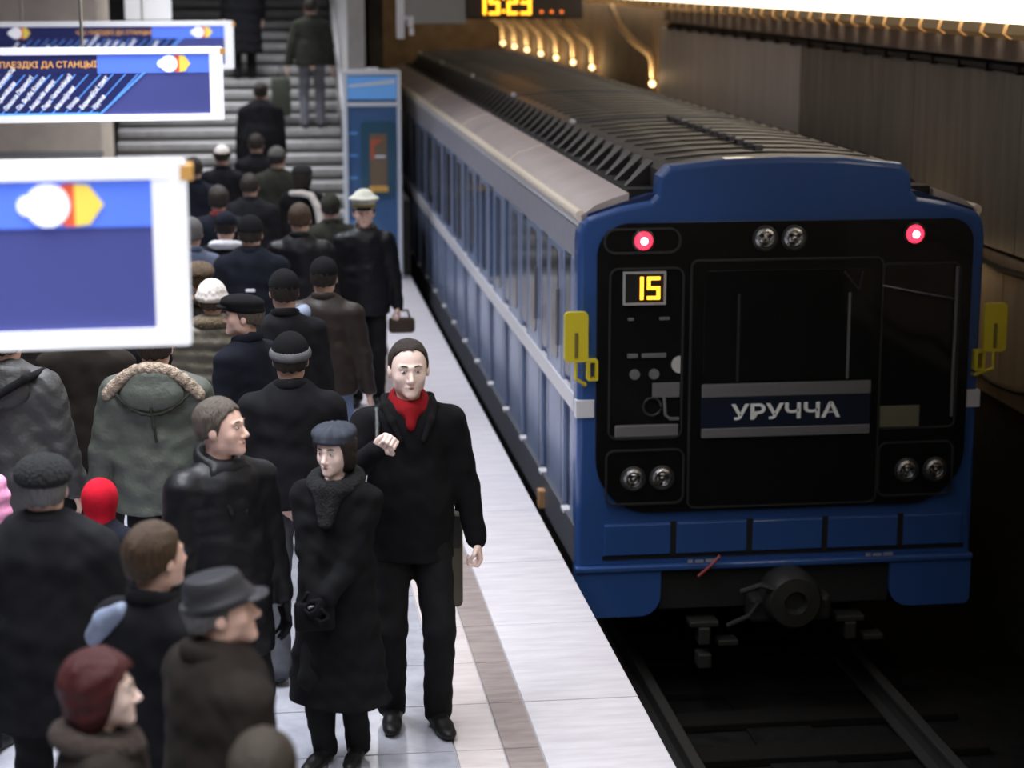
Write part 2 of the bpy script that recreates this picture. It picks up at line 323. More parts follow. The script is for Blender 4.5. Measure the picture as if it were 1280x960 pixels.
def station_sign(loc, rz, label):
    s = empty('hanging_sign', loc, rz); tag(s, label, 'sign', 'hanging blue line signs')
    W, Hh = 2.7, .53                                     # right lower corner at the origin
    fr = frame(-W, 0, 0, Hh, .05, -.05, .05, .012); fr.build('frame', M_white, s)
    MB().box(-.10, -.045, -.048, .048, .048, Hh-.048).build('frame_side', M_white, s)
    MB().box(-W+.04, -.06, -.03, .03, .04, Hh-.04).build('face_panel', M_signb, s)
    MB().box(-W+.05, -.10, -.036, -.03, Hh-.185, Hh-.055).build('header_strip', M_signh, s)
    MB().box(-W+.05, -.90, -.038, -.036, Hh-.185, Hh-.055).build('header_dark', M_signd, s)
    MB().prism([(-W+.05, .05), (-.90, .05), (-.60, Hh-.187), (-W+.05, Hh-.187)], -.034, -.029).build('map_field', M_signd, s)
    MB().prism([(-.905, .05), (-.885, .05), (-.555, Hh-.18), (-.575, Hh-.18)], -.040, -.033).build('line_stripe', M_lblue, s)
    MB().box(-W+.05, -.90, -.040, -.033, .05, .066).build('line_stripe', M_lblue, s)
    for cx in (-.36, -W+.36):
        cz = Hh-.12
        MB().prism(disc_poly(cx+.035, cz, .062), -.040, -.036).build('logo_red', M_lred, s)
        MB().prism([(cx+.045, cz-.06), (cx+.085, cz-.055), (cx+.125, cz), (cx+.085, cz+.055), (cx+.045, cz+.06)], -.042, -.036).build('logo_yellow', M_lyel, s)
        MB().prism(disc_poly(cx-.03, cz, .062), -.044, -.036).build('logo_white', M_wtext, s)
        MB().prism(disc_poly(cx-.085, cz, .030), -.043, -.036).build('logo_white', M_wtext, s)
    text_obj('header_text', 'ЧАС ПАЕЗДКІ ДА СТАНЦЫІ', .060, M_otext, s, (-.90, -.039, Hh-.14), .002, align='RIGHT', bold=.001)
    for i, n in enumerate(NAMES):
        o = text_obj('station_text', n, .044, M_wtext, s, (-2.52+i*.0885, -.037, .085), .002, bold=.0012, xs=.80)
        o.rotation_euler = (math.pi/2, -math.radians(50), 0)
        MB().prism([(-2.47+i*.0885, .066), (-2.46+i*.0885, .066), (-2.46+i*.0885+.26, Hh-.19), (-2.47+i*.0885+.26, Hh-.19)], -.036, -.033).build('line_thin', M_lblue, s)
    MB().box(-.02, .018, -.052, .052, Hh-.055, Hh-.012).build('end_cap', M_cap, s)
    for x in (-1.0, -2.3): MB().tube([(x, 0, Hh-.01), (x, 0, 4.72-loc[2])], .012, 8).build('hanger_rod', M_steel, s)
    return s
station_sign((-.185, 5.80, 2.50), math.radians(3), 'blurred large blue hanging sign, closest of three in the row')
station_sign((-.190, 14.95, 2.50), math.radians(5), 'blue hanging travel time sign, middle one of three in the row')
station_sign((-.165, 23.0, 2.50), math.radians(5), 'blue hanging sign at the stairs, last of three in the row')
# white hanging light box by the pier
lb = MB().box(-1.60, -1.00, 27.2, 27.3, 2.95, 3.3, .01).build('light_box', M_white); tag(lb, 'small white light box hanging above the stairs', 'light box')
for x in (-1.5, -1.1): MB().tube([(x, 27.25, 3.28), (x, 27.25, 4.72)], .012, 8).build('hanger_rod', M_steel, lb)
tag(MB().box(-2.97, -2.75, 24.545, 24.6, .95, 1.25, .01).build('wall_plaque', mat('ochre_plaque', (.55, .30, .08), .5)), 'small ochre plaque on the beige pier', 'plaque')
tag(MB().tube([(-3.45, 25.2, -.01), (-3.45, 25.2, 4.71)], .18, 20).build('column', mat('white_column', (.8, .8, .82), .5), None, True), 'white round column beside the beige pier', 'column')
# blue kiosk panel
M_kw = mat('kiosk_white', (.70, .74, .80), .35); M_kb = mat('kiosk_blue', (.05, .13, .30), .35, coat=.3)
M_kh = mat('kiosk_header', (.12, .33, .70), .3, emit=(.12, .33, .75), es=.25); M_kt = mat('kiosk_window', (.04, .11, .17), .1)
M_red = mat('poster_red', (.55, .12, .06), .5); M_och = mat('poster_ochre', (.75, .42, .10), .5); M_tan = mat('poster_tan', (.20, .14, .09), .6)
k = empty('info_kiosk', (1.075, 23.62, 0)); tag(k, 'tall blue information kiosk with pale frame at the foot of the stairs', 'kiosk')
MB().box(.02, .65, -.16, .10, .0, 2.40, .01).build('body', M_kb, k)
for x in (0, .625): MB().box(x, x+.045, -.20, .12, 0, 2.42, .008).build('frame_post', M_kw, k)
MB().box(0, .67, -.20, .12, 2.40, 2.45, .008).build('frame_top', M_kw, k)
MB().box(.28, .42, -.15, .05, 2.44, 2.475, .008).build('top_lamp', M_whitep, k)
MB().box(.05, .62, -.185, -.155, 2.12, 2.385).build('header_panel', M_kh, k)
MB().prism([(.06, 2.26), (.60, 2.30), (.60, 2.345), (.06, 2.285)], -.19, -.184).build('header_swoosh', M_kw, k)
MB().box(.045, .625, -.19, -.155, 2.04, 2.085).build('header_bar', M_kw, k)
MB().prism(rrect(.20, .60, .98, 1.86, .05), -.18, -.158).build('window_pane', M_kt, k)
MB().box(.30, .50, -.188, -.178, 1.10, 1.72).build('poster', M_tan, k)
MB().prism([(.31, 1.66), (.31, 1.42), (.35, 1.42), (.35, 1.58), (.47, 1.66)], -.192, -.187).build('poster_print', M_red, k)
MB().box(.36, .48, -.192, -.187, 1.44, 1.47).build('poster_print', M_kw, k)
MB().box(.29, .51, -.20, -.178, 1.04, 1.11, .008).build('shelf_lip', M_och, k)
for i in range(5): MB().box(.06, .16, -.164, -.158, 1.72-i*.26, 1.735-i*.26).build('louvre', M_kh, k)
# hanging post with a small camera
hp = MB().box(1.735, 1.825, 23.80, 23.89, 2.80, 4.72, .008).build('hanging_post', M_whitep); tag(hp, 'white post hanging from the ceiling above the blue kiosk', 'post')
MB().box(1.82, 1.93, 23.80, 23.84, 3.02, 3.06).box(1.865, 1.925, 23.74, 23.94, 2.94, 3.06, .01).box(1.88, 1.93, 23.74, 23.86, 2.84, 2.93, .01).build('camera_unit', M_whitep, hp)
# interval clock
M_led = mat('led_yellow', (.2, .1, 0), .5, emit=(1, .40, .02), es=4); M_ledr = mat('led_red', (.2, .03, 0), .5, emit=(1, .20, .03), es=1.6)
M_blk = mat('black_plastic', (.012, .012, .012), .4); M_gbox = mat('grey_box', (.40, .40, .41), .6)
ck = empty('interval_clock', (2.0, 26.0, 2.9)); tag(ck, 'hanging clock box with yellow LED digits over the train', 'clock')
MB().box(0, .78, -.05, .20, .02, .75, .015).build('grey_casing', M_gbox, ck)
MB().box(.78, 2.3, -.07, .20, .08, .75, .02).build('display_casing', mat('clock_brown', (.045, .03, .02), .4), ck)
mb = MB(); x = .90
for ch in '1523':
    seg_digit(mb, ch, x, .135, .135, .30, .035, -.085, -.069); x += .175
    if ch == '5' and x < 1.3: mb.box(x-.005, x+.03, -.085, -.069, .16, .195).box(x-.005, x+.03, -.085, -.069, .33, .365); x += .06
mb.build('digits', M_led, ck)
mb = MB()
for i in range(3): mb.box(1.74+i*.13, 1.775+i*.13, -.085, -.069, .15, .185)
mb.build('led_dots', M_ledr, ck)
for x in (.2, 2.0): MB().tube([(x, .08, .74), (x, .08, 1.82)], .015, 8).build('hanger_rod', M_steel, ck)

# =================================================================== TRAIN
XC, YF, ZR = 3.47, 12.756, -1.1              # centre line, front plane, height datum (w = z - ZR)
LEN = 19.1
tr = empty('metro_train', (XC, YF, ZR)); tag(tr, 'blue metro train with black front mask standing at the platform', 'train')
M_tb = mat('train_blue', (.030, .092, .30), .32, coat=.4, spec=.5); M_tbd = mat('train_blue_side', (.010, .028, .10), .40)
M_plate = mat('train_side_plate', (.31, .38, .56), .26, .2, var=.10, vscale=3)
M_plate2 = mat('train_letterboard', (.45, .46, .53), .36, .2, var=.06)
M_mask = mat('train_mask_black', (.006, .006, .006), .25, coat=.3); M_glass = mat('train_dark_glass', (.010, .010, .010), .06, spec=.6)
M_glassw = mat('train_side_glass', (.045, .038, .032), .12); M_glassb = mat('train_side_glass_blue', (.012, .025, .06), .12)
M_stripe = mat('train_white_stripe', (.78, .78, .82), .35); M_sill = mat('train_sill_grey', (.14, .145, .165), .45, .3)
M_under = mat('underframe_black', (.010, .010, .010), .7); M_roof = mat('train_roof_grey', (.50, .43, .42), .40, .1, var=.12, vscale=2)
M_roofc = mat('train_roof_dark', (.075, .066, .062), .34, 0, spec=.3, var=.15, vscale=3); M_gut = mat('gutter_highlight', (.90, .80, .66), .35, 0)  # gutter cream stands in for the warm reflection along the eave
M_grey = mat('cab_grey', (.16, .16, .165), .5); M_trim = mat('mask_trim', (.035, .035, .036), .3)
M_yel = mat('mirror_yellow', (.75, .62, .03), .4); M_chr = mat('reflector_chrome', (.62, .62, .62), .18, 1, bump=.25, bscale=60); M_lens = mat('lens_grey', (.30, .30, .30), .12, .4)
# body shell (deep blue core)
MB().prism([(-1.335, .76), (1.335, .76), (1.335, 3.05), (1.30, 3.12), (.9, 3.24), (-.9, 3.24), (-1.30, 3.12), (-1.335, 3.05)], .05, LEN).build('body_shell', M_tbd, tr)
MB().box(-1.15, 1.15, .5, LEN, .25, .77).build('underframe', M_under, tr)
PER = 1.09
for side in (-1, 1):
    x0, x1 = (-1.362, -1.33) if side < 0 else (1.33, 1.362)
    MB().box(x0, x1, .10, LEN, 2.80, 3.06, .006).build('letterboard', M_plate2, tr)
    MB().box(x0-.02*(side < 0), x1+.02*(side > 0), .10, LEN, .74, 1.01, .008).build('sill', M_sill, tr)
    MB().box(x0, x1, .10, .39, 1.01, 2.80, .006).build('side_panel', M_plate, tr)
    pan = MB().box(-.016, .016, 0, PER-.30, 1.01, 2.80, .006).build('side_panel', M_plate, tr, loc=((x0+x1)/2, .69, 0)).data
    gl = MB().prism_x([(y, z) for y, z in rrect(.25, .56, 1.98, 2.76, .06)], -.022, .022).build('side_window', M_glassw, tr, loc=((x0+x1)/2, .69, 0)).data
    gb = MB().prism_x([(y, z) for y, z in rrect(-.27, -.03, 1.95, 2.79, .06)], -.012, .012).build('door_window', M_glassb, tr, loc=((x0+x1)/2, .69, 0)).data
    rl = MB().box(-.018, .018, .08, .10, 1.02, 2.79).box(-.018, .018, .69, .71, 1.02, 2.79).build('panel_seam', M_sill, tr, loc=((x0+x1)/2, .69, 0)).data
    stp = MB().box(-.045, .02, -.21, -.09, .985, 1.015, .006).build('door_step', M_stripe, tr, loc=((x0+x1)/2, .69, 0)).data
    hnd = MB().tube([(-.03, .18, 2.1), (-.03, .18, 2.5)], .012, 6).build('grab_rail', M_sill, tr, loc=((x0+x1)/2, .69, 0)).data
    for i in range(1, 17):
        y = .69+i*PER
        for nm, me in (('side_panel', pan), ('side_window', gl), ('door_window', gb), ('panel_seam', rl), ('door_step', stp)):
            link_mesh(nm, me, tr, ((x0+x1)/2, y, 0))
        if i % 4 == 1: link_mesh('grab_rail', hnd, tr, ((x0+x1)/2, y, 0))
    MB().box(x0-.012*(side < 0), x1+.012*(side > 0), .02, LEN, 1.77, 1.89, .004).build('white_stripe', M_stripe, tr)
    MB().tube([(side*1.345, .1, 3.10), (side*1.345, LEN, 3.10)], .036, 12).build('gutter', M_gut, tr, True)
    MB().box(min(side*1.37, side*1.30), max(side*1.37, side*1.30), .1, LEN, 3.03, 3.075, .01).build('gutter_lip', M_stripe, tr)
    # roof side, one curved sheet per seam
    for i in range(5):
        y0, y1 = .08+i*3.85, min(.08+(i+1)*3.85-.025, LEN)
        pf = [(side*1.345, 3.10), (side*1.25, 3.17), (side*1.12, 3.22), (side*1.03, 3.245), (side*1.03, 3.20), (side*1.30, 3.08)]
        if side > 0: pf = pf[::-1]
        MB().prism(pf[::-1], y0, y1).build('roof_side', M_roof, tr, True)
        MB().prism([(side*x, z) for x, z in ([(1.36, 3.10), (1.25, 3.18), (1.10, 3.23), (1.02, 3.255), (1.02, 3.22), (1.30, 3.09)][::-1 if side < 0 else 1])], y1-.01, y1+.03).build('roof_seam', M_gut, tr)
    MB().box(min(side*.80, side*1.03), max(side*.80, side*1.03), .15, LEN, 3.20, 3.262).build('vent_shade_strip', M_under, tr)  # black strip stands in for the shade inside the vent recess
    # vent fins, coloured dark to deepen the painted shade of the recess
    fin = MB(); s = side
    fin.v = [(s*.80, -.10, 3.42), (s*.80, .12, 3.42), (s*1.00, -.20, 3.265), (s*1.00, -.13, 3.265), (s*.80, -.10, 3.28), (s*.80, .12, 3.28), (s*1.00, -.20, 3.235), (s*1.00, -.13, 3.235)]
    fin.f = [[0, 1, 3, 2], [4, 6, 7, 5], [0, 2, 6, 4], [1, 5, 7, 3], [2, 3, 7, 6], [0, 4, 5, 1]]
    fm = fin.build('vent_fin', mat('vent_fin_dark', (.055, .05, .048), .45), tr, loc=(0, .55, 0)).data
    for i in range(1, 50): link_mesh('vent_fin', fm, tr, (0, .55+i*.37, 0))
# raised central roof in slabs, with cross ribs and a row of studs
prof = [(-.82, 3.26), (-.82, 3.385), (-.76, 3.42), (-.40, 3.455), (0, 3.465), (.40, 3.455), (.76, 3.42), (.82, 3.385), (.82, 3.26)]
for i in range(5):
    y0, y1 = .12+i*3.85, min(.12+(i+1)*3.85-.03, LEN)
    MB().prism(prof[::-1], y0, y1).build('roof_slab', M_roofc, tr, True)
    MB().prism([(x*1.01, z+.008) for x, z in prof][::-1], y1-.02, y1+.05).build('roof_rib', M_tbd, tr)
    MB().box(-.80, -.76, y1-.03, y1+.06, 3.41, 3.45, .01).build('rib_glint', M_stripe, tr)  # small white block stands in for the highlight at the rib end
rb = MB().prism([(-.72, 3.42), (.72, 3.42), (.70, 3.438), (.35, 3.467), (0, 3.475), (-.35, 3.467), (-.70, 3.438)], -.02, .02).build('roof_batten', M_roofc, tr, loc=(0, .5, 0)).data
for i in range(1, 50): link_mesh('roof_batten', rb, tr, (0, .5+i*.37, 0))
st = MB().box(-.03, .03, -.05, .05, 3.455, 3.50, .01).build('roof_stud', M_sill, tr, loc=(-.02, .7, 0)).data
for i in range(1, 12): link_mesh('roof_stud', st, tr, (-.02, .7+i*.26, 0))
# front: blue end plate
out = [(-1.375, .725), (1.375, .725), (1.375, 2.90)]+[(1.375-.10+.10*math.cos(a), 2.93+.18*math.sin(a)) for a in (0, .4, .8, 1.2, 1.57)]
out += [(1.10, 3.165), (.90, 3.20), (.86, 3.24), (.845, 3.36), (.78, 3.425), (.40, 3.465), (0, 3.475), (-.40, 3.465), (-.78, 3.425), (-.845, 3.36), (-.86, 3.24), (-.90, 3.20), (-1.10, 3.165)]
out += [(-1.275-.10*math.sin(a), 2.93+.18*math.cos(a)) for a in (0, .4, .8, 1.2, 1.57)]+[(-1.375, 2.90)]
fp = MB().prism(out, 0, .16).build('front_plate', M_tb, tr)
bm = bmesh.new(); bm.from_mesh(fp.data)
eg = [e for e in bm.edges if all(abs(q.co.y) < 1e-5 for q in e.verts)]
bmesh.ops.bevel(bm, geom=eg, offset=.035, segments=4, affect='EDGES', profile=.5); bm.to_mesh(fp.data); bm.free()
MB().box(-1.385, 1.385, -.035, .03, .70, .745, .012).build('front_sill', M_tb, tr)
for side in (-1, 1):
    pf = rrect(-1.375, -.80, .385, .72, (.05, .14, 0, 0)) if side < 0 else rrect(.80, 1.375, .385, .72, (.14, .05, 0, 0))
    MB().prism(pf, -.02, .14).build('front_skirt', M_tb, tr, True)
    MB().box(min(side*1.388, side*1.262), max(side*1.388, side*1.262), -.014, .06, 1.77, 1.89, .005).build('front_stripe', M_stripe, tr)
# lower panels with gaps and a slot
for x0, x1 in ((-1.19, -.735), (-.695, -.21), (-.17, .315), (.355, .845), (.885, 1.30)):
    MB().box(x0, x1, -.022, .01, .815, 1.03, .008).build('bumper_panel', M_tb, tr)
MB().box(-1.20, 1.32, -.006, .01, .785, .812).build('bumper_slot', M_under, tr)
for x in (-.715, -.19, .335, .865): MB().box(x-.02, x+.02, -.012, .01, .80, 1.04).build('panel_gap', M_under, tr)
M_faded = mat('faded_print', (.30, .32, .36), .6)
for x0 in (-.62, .62): MB().box(x0, x0+.035, -.038, -.034, .752, .775).box(x0+.05, x0+.11, -.038, -.034, .752, .772).box(x0+.125, x0+.19, -.038, -.034, .752, .775).build('worn_number', M_faded, tr)
MB().tube([(-.55, -.05, .66), (-.47, -.06, .73), (-.40, -.05, .80)], .010, 6).build('cable_end', mat('cable_red', (.35, .05, .04), .5), tr)
# black mask
MB().prism(rrect(-1.255, 1.285, 1.115, 3.06, (.38, .38, .16, .22), 10), -.03, .02).build('front_mask', M_mask, tr, True)
def light(x, z, r, nm='headlight', mglow=None):
    h = MB().lathe_y([(r*1.25, 0), (r*1.25, -.018), (r*1.05, -.024), (r*1.0, -.016)], (x, -.028, z), 24).build(nm, M_trim, tr, True)
    if mglow: MB().lathe_y([(r, -.016), (r*.8, -.032), (r*.4, -.04), (.002, -.042)], (x, -.028, z), 24).build('lamp_lens', mglow, h, True)
    else:
        MB().lathe_y([(r, -.018), (r*.75, -.026), (r*.72, -.012), (r*.4, -.022), (r*.35, -.012), (.002, -.024)], (x, -.028, z), 24).build('reflector', M_chr, h, True)
        for a in (.6, 2.4, 4.4): MB().box(x+r*.5*math.cos(a)-.012, x+r*.5*math.cos(a)+.012, -.062, -.045, z+r*.5*math.sin(a)-.012, z+r*.5*math.sin(a)+.012, .004).build('facet', M_blk, h)
for x, z in ((-.14, 2.948), (.055, 2.948), (-1.0, 1.35), (-.805, 1.35), (.885, 1.35), (1.085, 1.35)): light(x, z, .068)
M_tail = mat('tail_red', (.6, .02, .03), .3, emit=(1, .03, .07), es=2.6)
M_tailc = mat('tail_core', (1, .6, .6), .3, emit=(1, .55, .55), es=9)
for x, z in ((-.952, 2.947), (.875, 2.962)):
    light(x, z, .060, 'tail_lamp', M_tail)
    MB().lathe_y([(.024, -.04), (.018, -.048), (.002, -.052)], (x, -.028, z), 16).build('tail_core', M_tailc, tr, True)
fo = frame(-1.215, -.70, 2.86, 3.03, .014, -.045, -.02, .08); fo.build('lamp_bezel', M_trim, tr)
for x0, x1 in ((-1.19, -.655), (.68, 1.21)): frame(x0, x1, 1.17, 1.55, .012, -.042, -.02, .06).build('lamp_bezel', M_trim, tr)
# cab windows
MB().prism(rrect(-1.165, -.685, 1.63, 2.76, .06), -.032, .0).build('cab_window', M_glass, tr)
frame(-1.175, -.675, 1.62, 2.77, .012, -.042, -.02, .06).build('window_frame', M_trim, tr)
MB().prism(rrect(-.62, .66, 1.15, 2.80, .05), -.045, 0).build('cab_door', M_mask, tr)
frame(-.635, .675, 1.135, 2.815, .012, -.050, -.02, .05).build('door_seal', M_trim, tr)
MB().prism(rrect(-.54, .605, 2.0, 2.74, .03), -.052, -.04).build('door_window', M_glass, tr)
MB().prism(rrect(.665, 1.20, 1.65, 2.76, .05), -.034, 0).build('cab_window', M_glass, tr)
frame(.655, 1.21, 1.64, 2.77, .014, -.042, -.02, .05).build('window_frame', M_trim, tr)
for x, m_ in ((1.175, M_grey), (.44, M_grey), (-.31, M_trim)): MB().box(x-.008, x+.008, -.060, -.04, 1.72 if x > 1 else 2.0, 2.74 if x > 1 else 2.58).build('window_bar_glint', m_, tr)  # the rightmost bar stands in for the highlight on the window frame
MB().tube([(.40, -.058, 2.72), (.50, -.06, 2.60), (.52, -.06, 2.72)], .008, 6).build('wiper_arm', M_trim, tr)
MB().tube([(.66, -.05, 2.62), (.85, -.05, 2.58), (1.16, -.05, 2.52)], .010, 6).build('wiper_arm', M_trim, tr)
MB().box(.68, .955, -.046, -.03, 1.655, 1.80, .004).build('paper_sheet', mat('paper_beige', (.16, .15, .10), .7), tr)
# destination board
db = MB().prism(rrect(-.55, .605, 1.62, 1.985, .02), -.062, -.04).build('destination_board', mat('board_navy', (.009, .015, .034), .35), tr)
MB().box(-.55, .605, -.068, -.05, 1.895, 1.985, .006).build('board_bar', M_grey, db)
MB().box(-.55, .605, -.068, -.05, 1.62, 1.685, .006).build('board_bar', M_grey, db)
text_obj('board_text', 'УРУЧЧА', .140, mat('board_white', (.75, .75, .73), .5, emit=(.8, .8, .78), es=.06), db, (.025, -.064, 1.742), .002, align='CENTER', bold=.003, xs=1.34)
# route number display
rd = frame(-1.085, -.80, 2.525, 2.745, .014, -.052, -.03, .004).build('route_display', mat('display_frame', (.42, .42, .42), .5), tr)
MB().box(-1.075, -.81, -.040, -.03, 2.535, 2.735).build('display_panel', M_blk, rd)
mb = MB(); seg_digit(mb, '1', -1.035, 2.56, .085, .15, .021, -.048, -.039); seg_digit(mb, '5', -.925, 2.56, .085, .15, .021, -.048, -.039); mb.build('display_digits', M_led, rd)
# cab console seen in the left window
for q in ((-1.05, -.98, 2.17, 2.20), (-.955, -.79, 2.17, 2.20), (-1.05, -1.01, 2.42, 2.44), (-.84, -.77, 2.42, 2.44), (-.88, -.695, 1.90, 2.00)): MB().box(q[0], q[1], -.044, -.03, q[2], q[3], .004).build('console_part', M_grey, tr)
MB().box(-1.13, -.70, -.048, -.03, 1.635, 1.72, .01).build('console_sill', M_grey, tr)
MB().prism(disc_poly(-.695, 2.12, .058, 12, .5*math.pi, 1.5*math.pi), -.046, -.03).build('console_disc', mat('disc_white', (.55, .55, .53), .5), tr)
for x, z in ((-1.0, 2.06), (-.87, 2.06)): MB().lathe_y([(.035, 0), (.035, -.012), (.022, -.012)], (x, -.032, z), 16).build('gauge', M_grey, tr)
mb = MB(); mb.tube([(-.88+.06*math.cos(a), -.042, 1.84+.06*math.sin(a)) for a in [i*.5 for i in range(13)]], .008, 6); mb.build('wheel_ring', M_trim, tr)
MB().tube([(-.80, -.044, 1.90), (-.79, -.044, 1.78), (-.76, -.044, 1.755), (-.70, -.044, 1.755)], .011, 6).build('console_lever', M_grey, tr)
# mirrors
for s in (-1, 1):
    xm = -1.40 if s < 0 else 1.44
    m_ = MB().prism(rrect(xm-.078, xm+.078, 2.165, 2.495, .03), -.10, -.065).build('mirror', M_yel, tr, True)
    MB().box(xm-.012, xm+.012, -.106, -.09, 2.19, 2.36, .004).build('mirror_rib', mat('mirror_rib', (.20, .16, .03), .5), m_)
    MB().tube([(xm, -.08, 2.17), (xm-s*.0, -.08, 2.05), (s*1.33, -.04, 2.0), (s*1.33, .01, 2.0)], .012, 8).build('mirror_arm', M_yel, m_)
    xb = -1.285 if s < 0 else 1.355
    frame(xb-.035, xb+.035, 2.03, 2.17, .018, -.07, .01, .01).build('grab_bracket', M_yel, tr)
# coupler and gear below
M_cpl = mat('coupler_grey', (.032, .032, .03), .5, .3)
MB().lathe_y([(.10, .3), (.19, .2), (.20, -.10), (.17, -.16), (.08, -.17), (.06, -.12), (.002, -.12)], (.07, -.12, .52), 22).build('coupler_head', M_cpl, tr, True)
MB().box(-.20, .36, -.14, .2, .34, .52, .03).build('coupler_box', M_cpl, tr)
MB().tube([(.07, .1, .5), (.07, 1.2, .5)], .09, 12).build('coupler_shaft', M_cpl, tr)
MB().tube([(-.28, -.18, .58), (-.16, -.24, .64), (-.02, -.26, .60)], .022, 8).build('coupler_hose', M_cpl, tr)
MB().tube([(-.35, -.10, .32), (-.22, -.16, .40), (-.15, -.16, .50)], .018, 8).build('coupler_hose', M_cpl, tr)
for x in (-.50, .52):
    MB().box(x-.10, x+.10, -.06, .10, .30, .34, .008).box(x-.04, x+.04, -.08, .06, .18, .30, .01).box(x+.10, x+.24, -.06, .06, .16, .20, .008).build('gear_bracket', M_cpl, tr)
MB().box(-.545, -.455, -.10, .04, .02, .12, .01).build('sensor_box', M_cpl, tr)
MB().box(-.80, .80, .02, .14, .42, .72).build('buffer_beam', M_under, tr)
for yy in (1.6, 3.7, 14.2, 16.3):
    for s in (-1, 1): MB().lathe_y([(.39, 0)], (0, 0, 0), 3) if False else MB().prism_x([(yy+.39*math.cos(a), .27+.39*math.sin(a)) for a in [2*math.pi*i/24 for i in range(24)]], s*.80-.06, s*.80+.06).build('wheel', M_under, tr)
# ochre contact beam seen in the gap
tag(MB().box(-.03, .03, -.05, .05, -.07, .07, .01).build('collector_beam', mat('ochre_wood', (.45, .25, .12), .6), tr, loc=(-1.40, 1.45, .84)))

# =================================================================== PEOPLE: signed-distance modelling kit
def rcone(a, b, r1, r2, sy=1.0, cy=0.0):
    a = np.array(a, float); b = np.array(b, float)
    def f(x, y, z):
        yy = (y-cy)/sy; ay = (a[1]-cy)/sy; by = (b[1]-cy)/sy
        ba = np.array([b[0]-a[0], by-ay, b[2]-a[2]]); L = ba@ba+1e-12
        px, py, pz = x-a[0], yy-ay, z-a[2]
        t = np.clip((px*ba[0]+py*ba[1]+pz*ba[2])/L, 0, 1)
        d = np.sqrt((px-t*ba[0])**2+(py-t*ba[1])**2+(pz-t*ba[2])**2)-(r1+(r2-r1)*t)
        return d*min(1, sy)
    R = max(r1, r2); pad = np.array([R, R*sy, R])
    f.lo = np.minimum(a, b)-pad; f.hi = np.maximum(a, b)+pad; return f
def ell(c, r):
    c = np.array(c, float); r = np.array(r, float)
    def f(x, y, z):
        px, py, pz = (x-c[0])/r[0], (y-c[1])/r[1], (z-c[2])/r[2]
        k0 = np.sqrt(px*px+py*py+pz*pz)+1e-9; k1 = np.sqrt((px/r[0])**2+(py/r[1])**2+(pz/r[2])**2)+1e-9
        return k0*(k0-1)/k1
    f.lo = c-r; f.hi = c+r; return f
def torus(c, R, r, tilt=0.0, sx=1.0, sy=1.0):
    c = np.array(c, float); ct, st_ = math.cos(tilt), math.sin(tilt)
    def f(x, y, z):
        px = (x-c[0])/sx; y0 = y-c[1]; z0 = z-c[2]
        py = (y0*ct+z0*st_)/sy; pz = -y0*st_+z0*ct
        q = np.sqrt(px*px+py*py+0*pz)-R; return np.sqrt(q*q+pz*pz)-r
    m = np.array([R*sx+r, R*sy+r, r+R*abs(st_)+.01]); f.lo = c-m; f.hi = c+m; return f
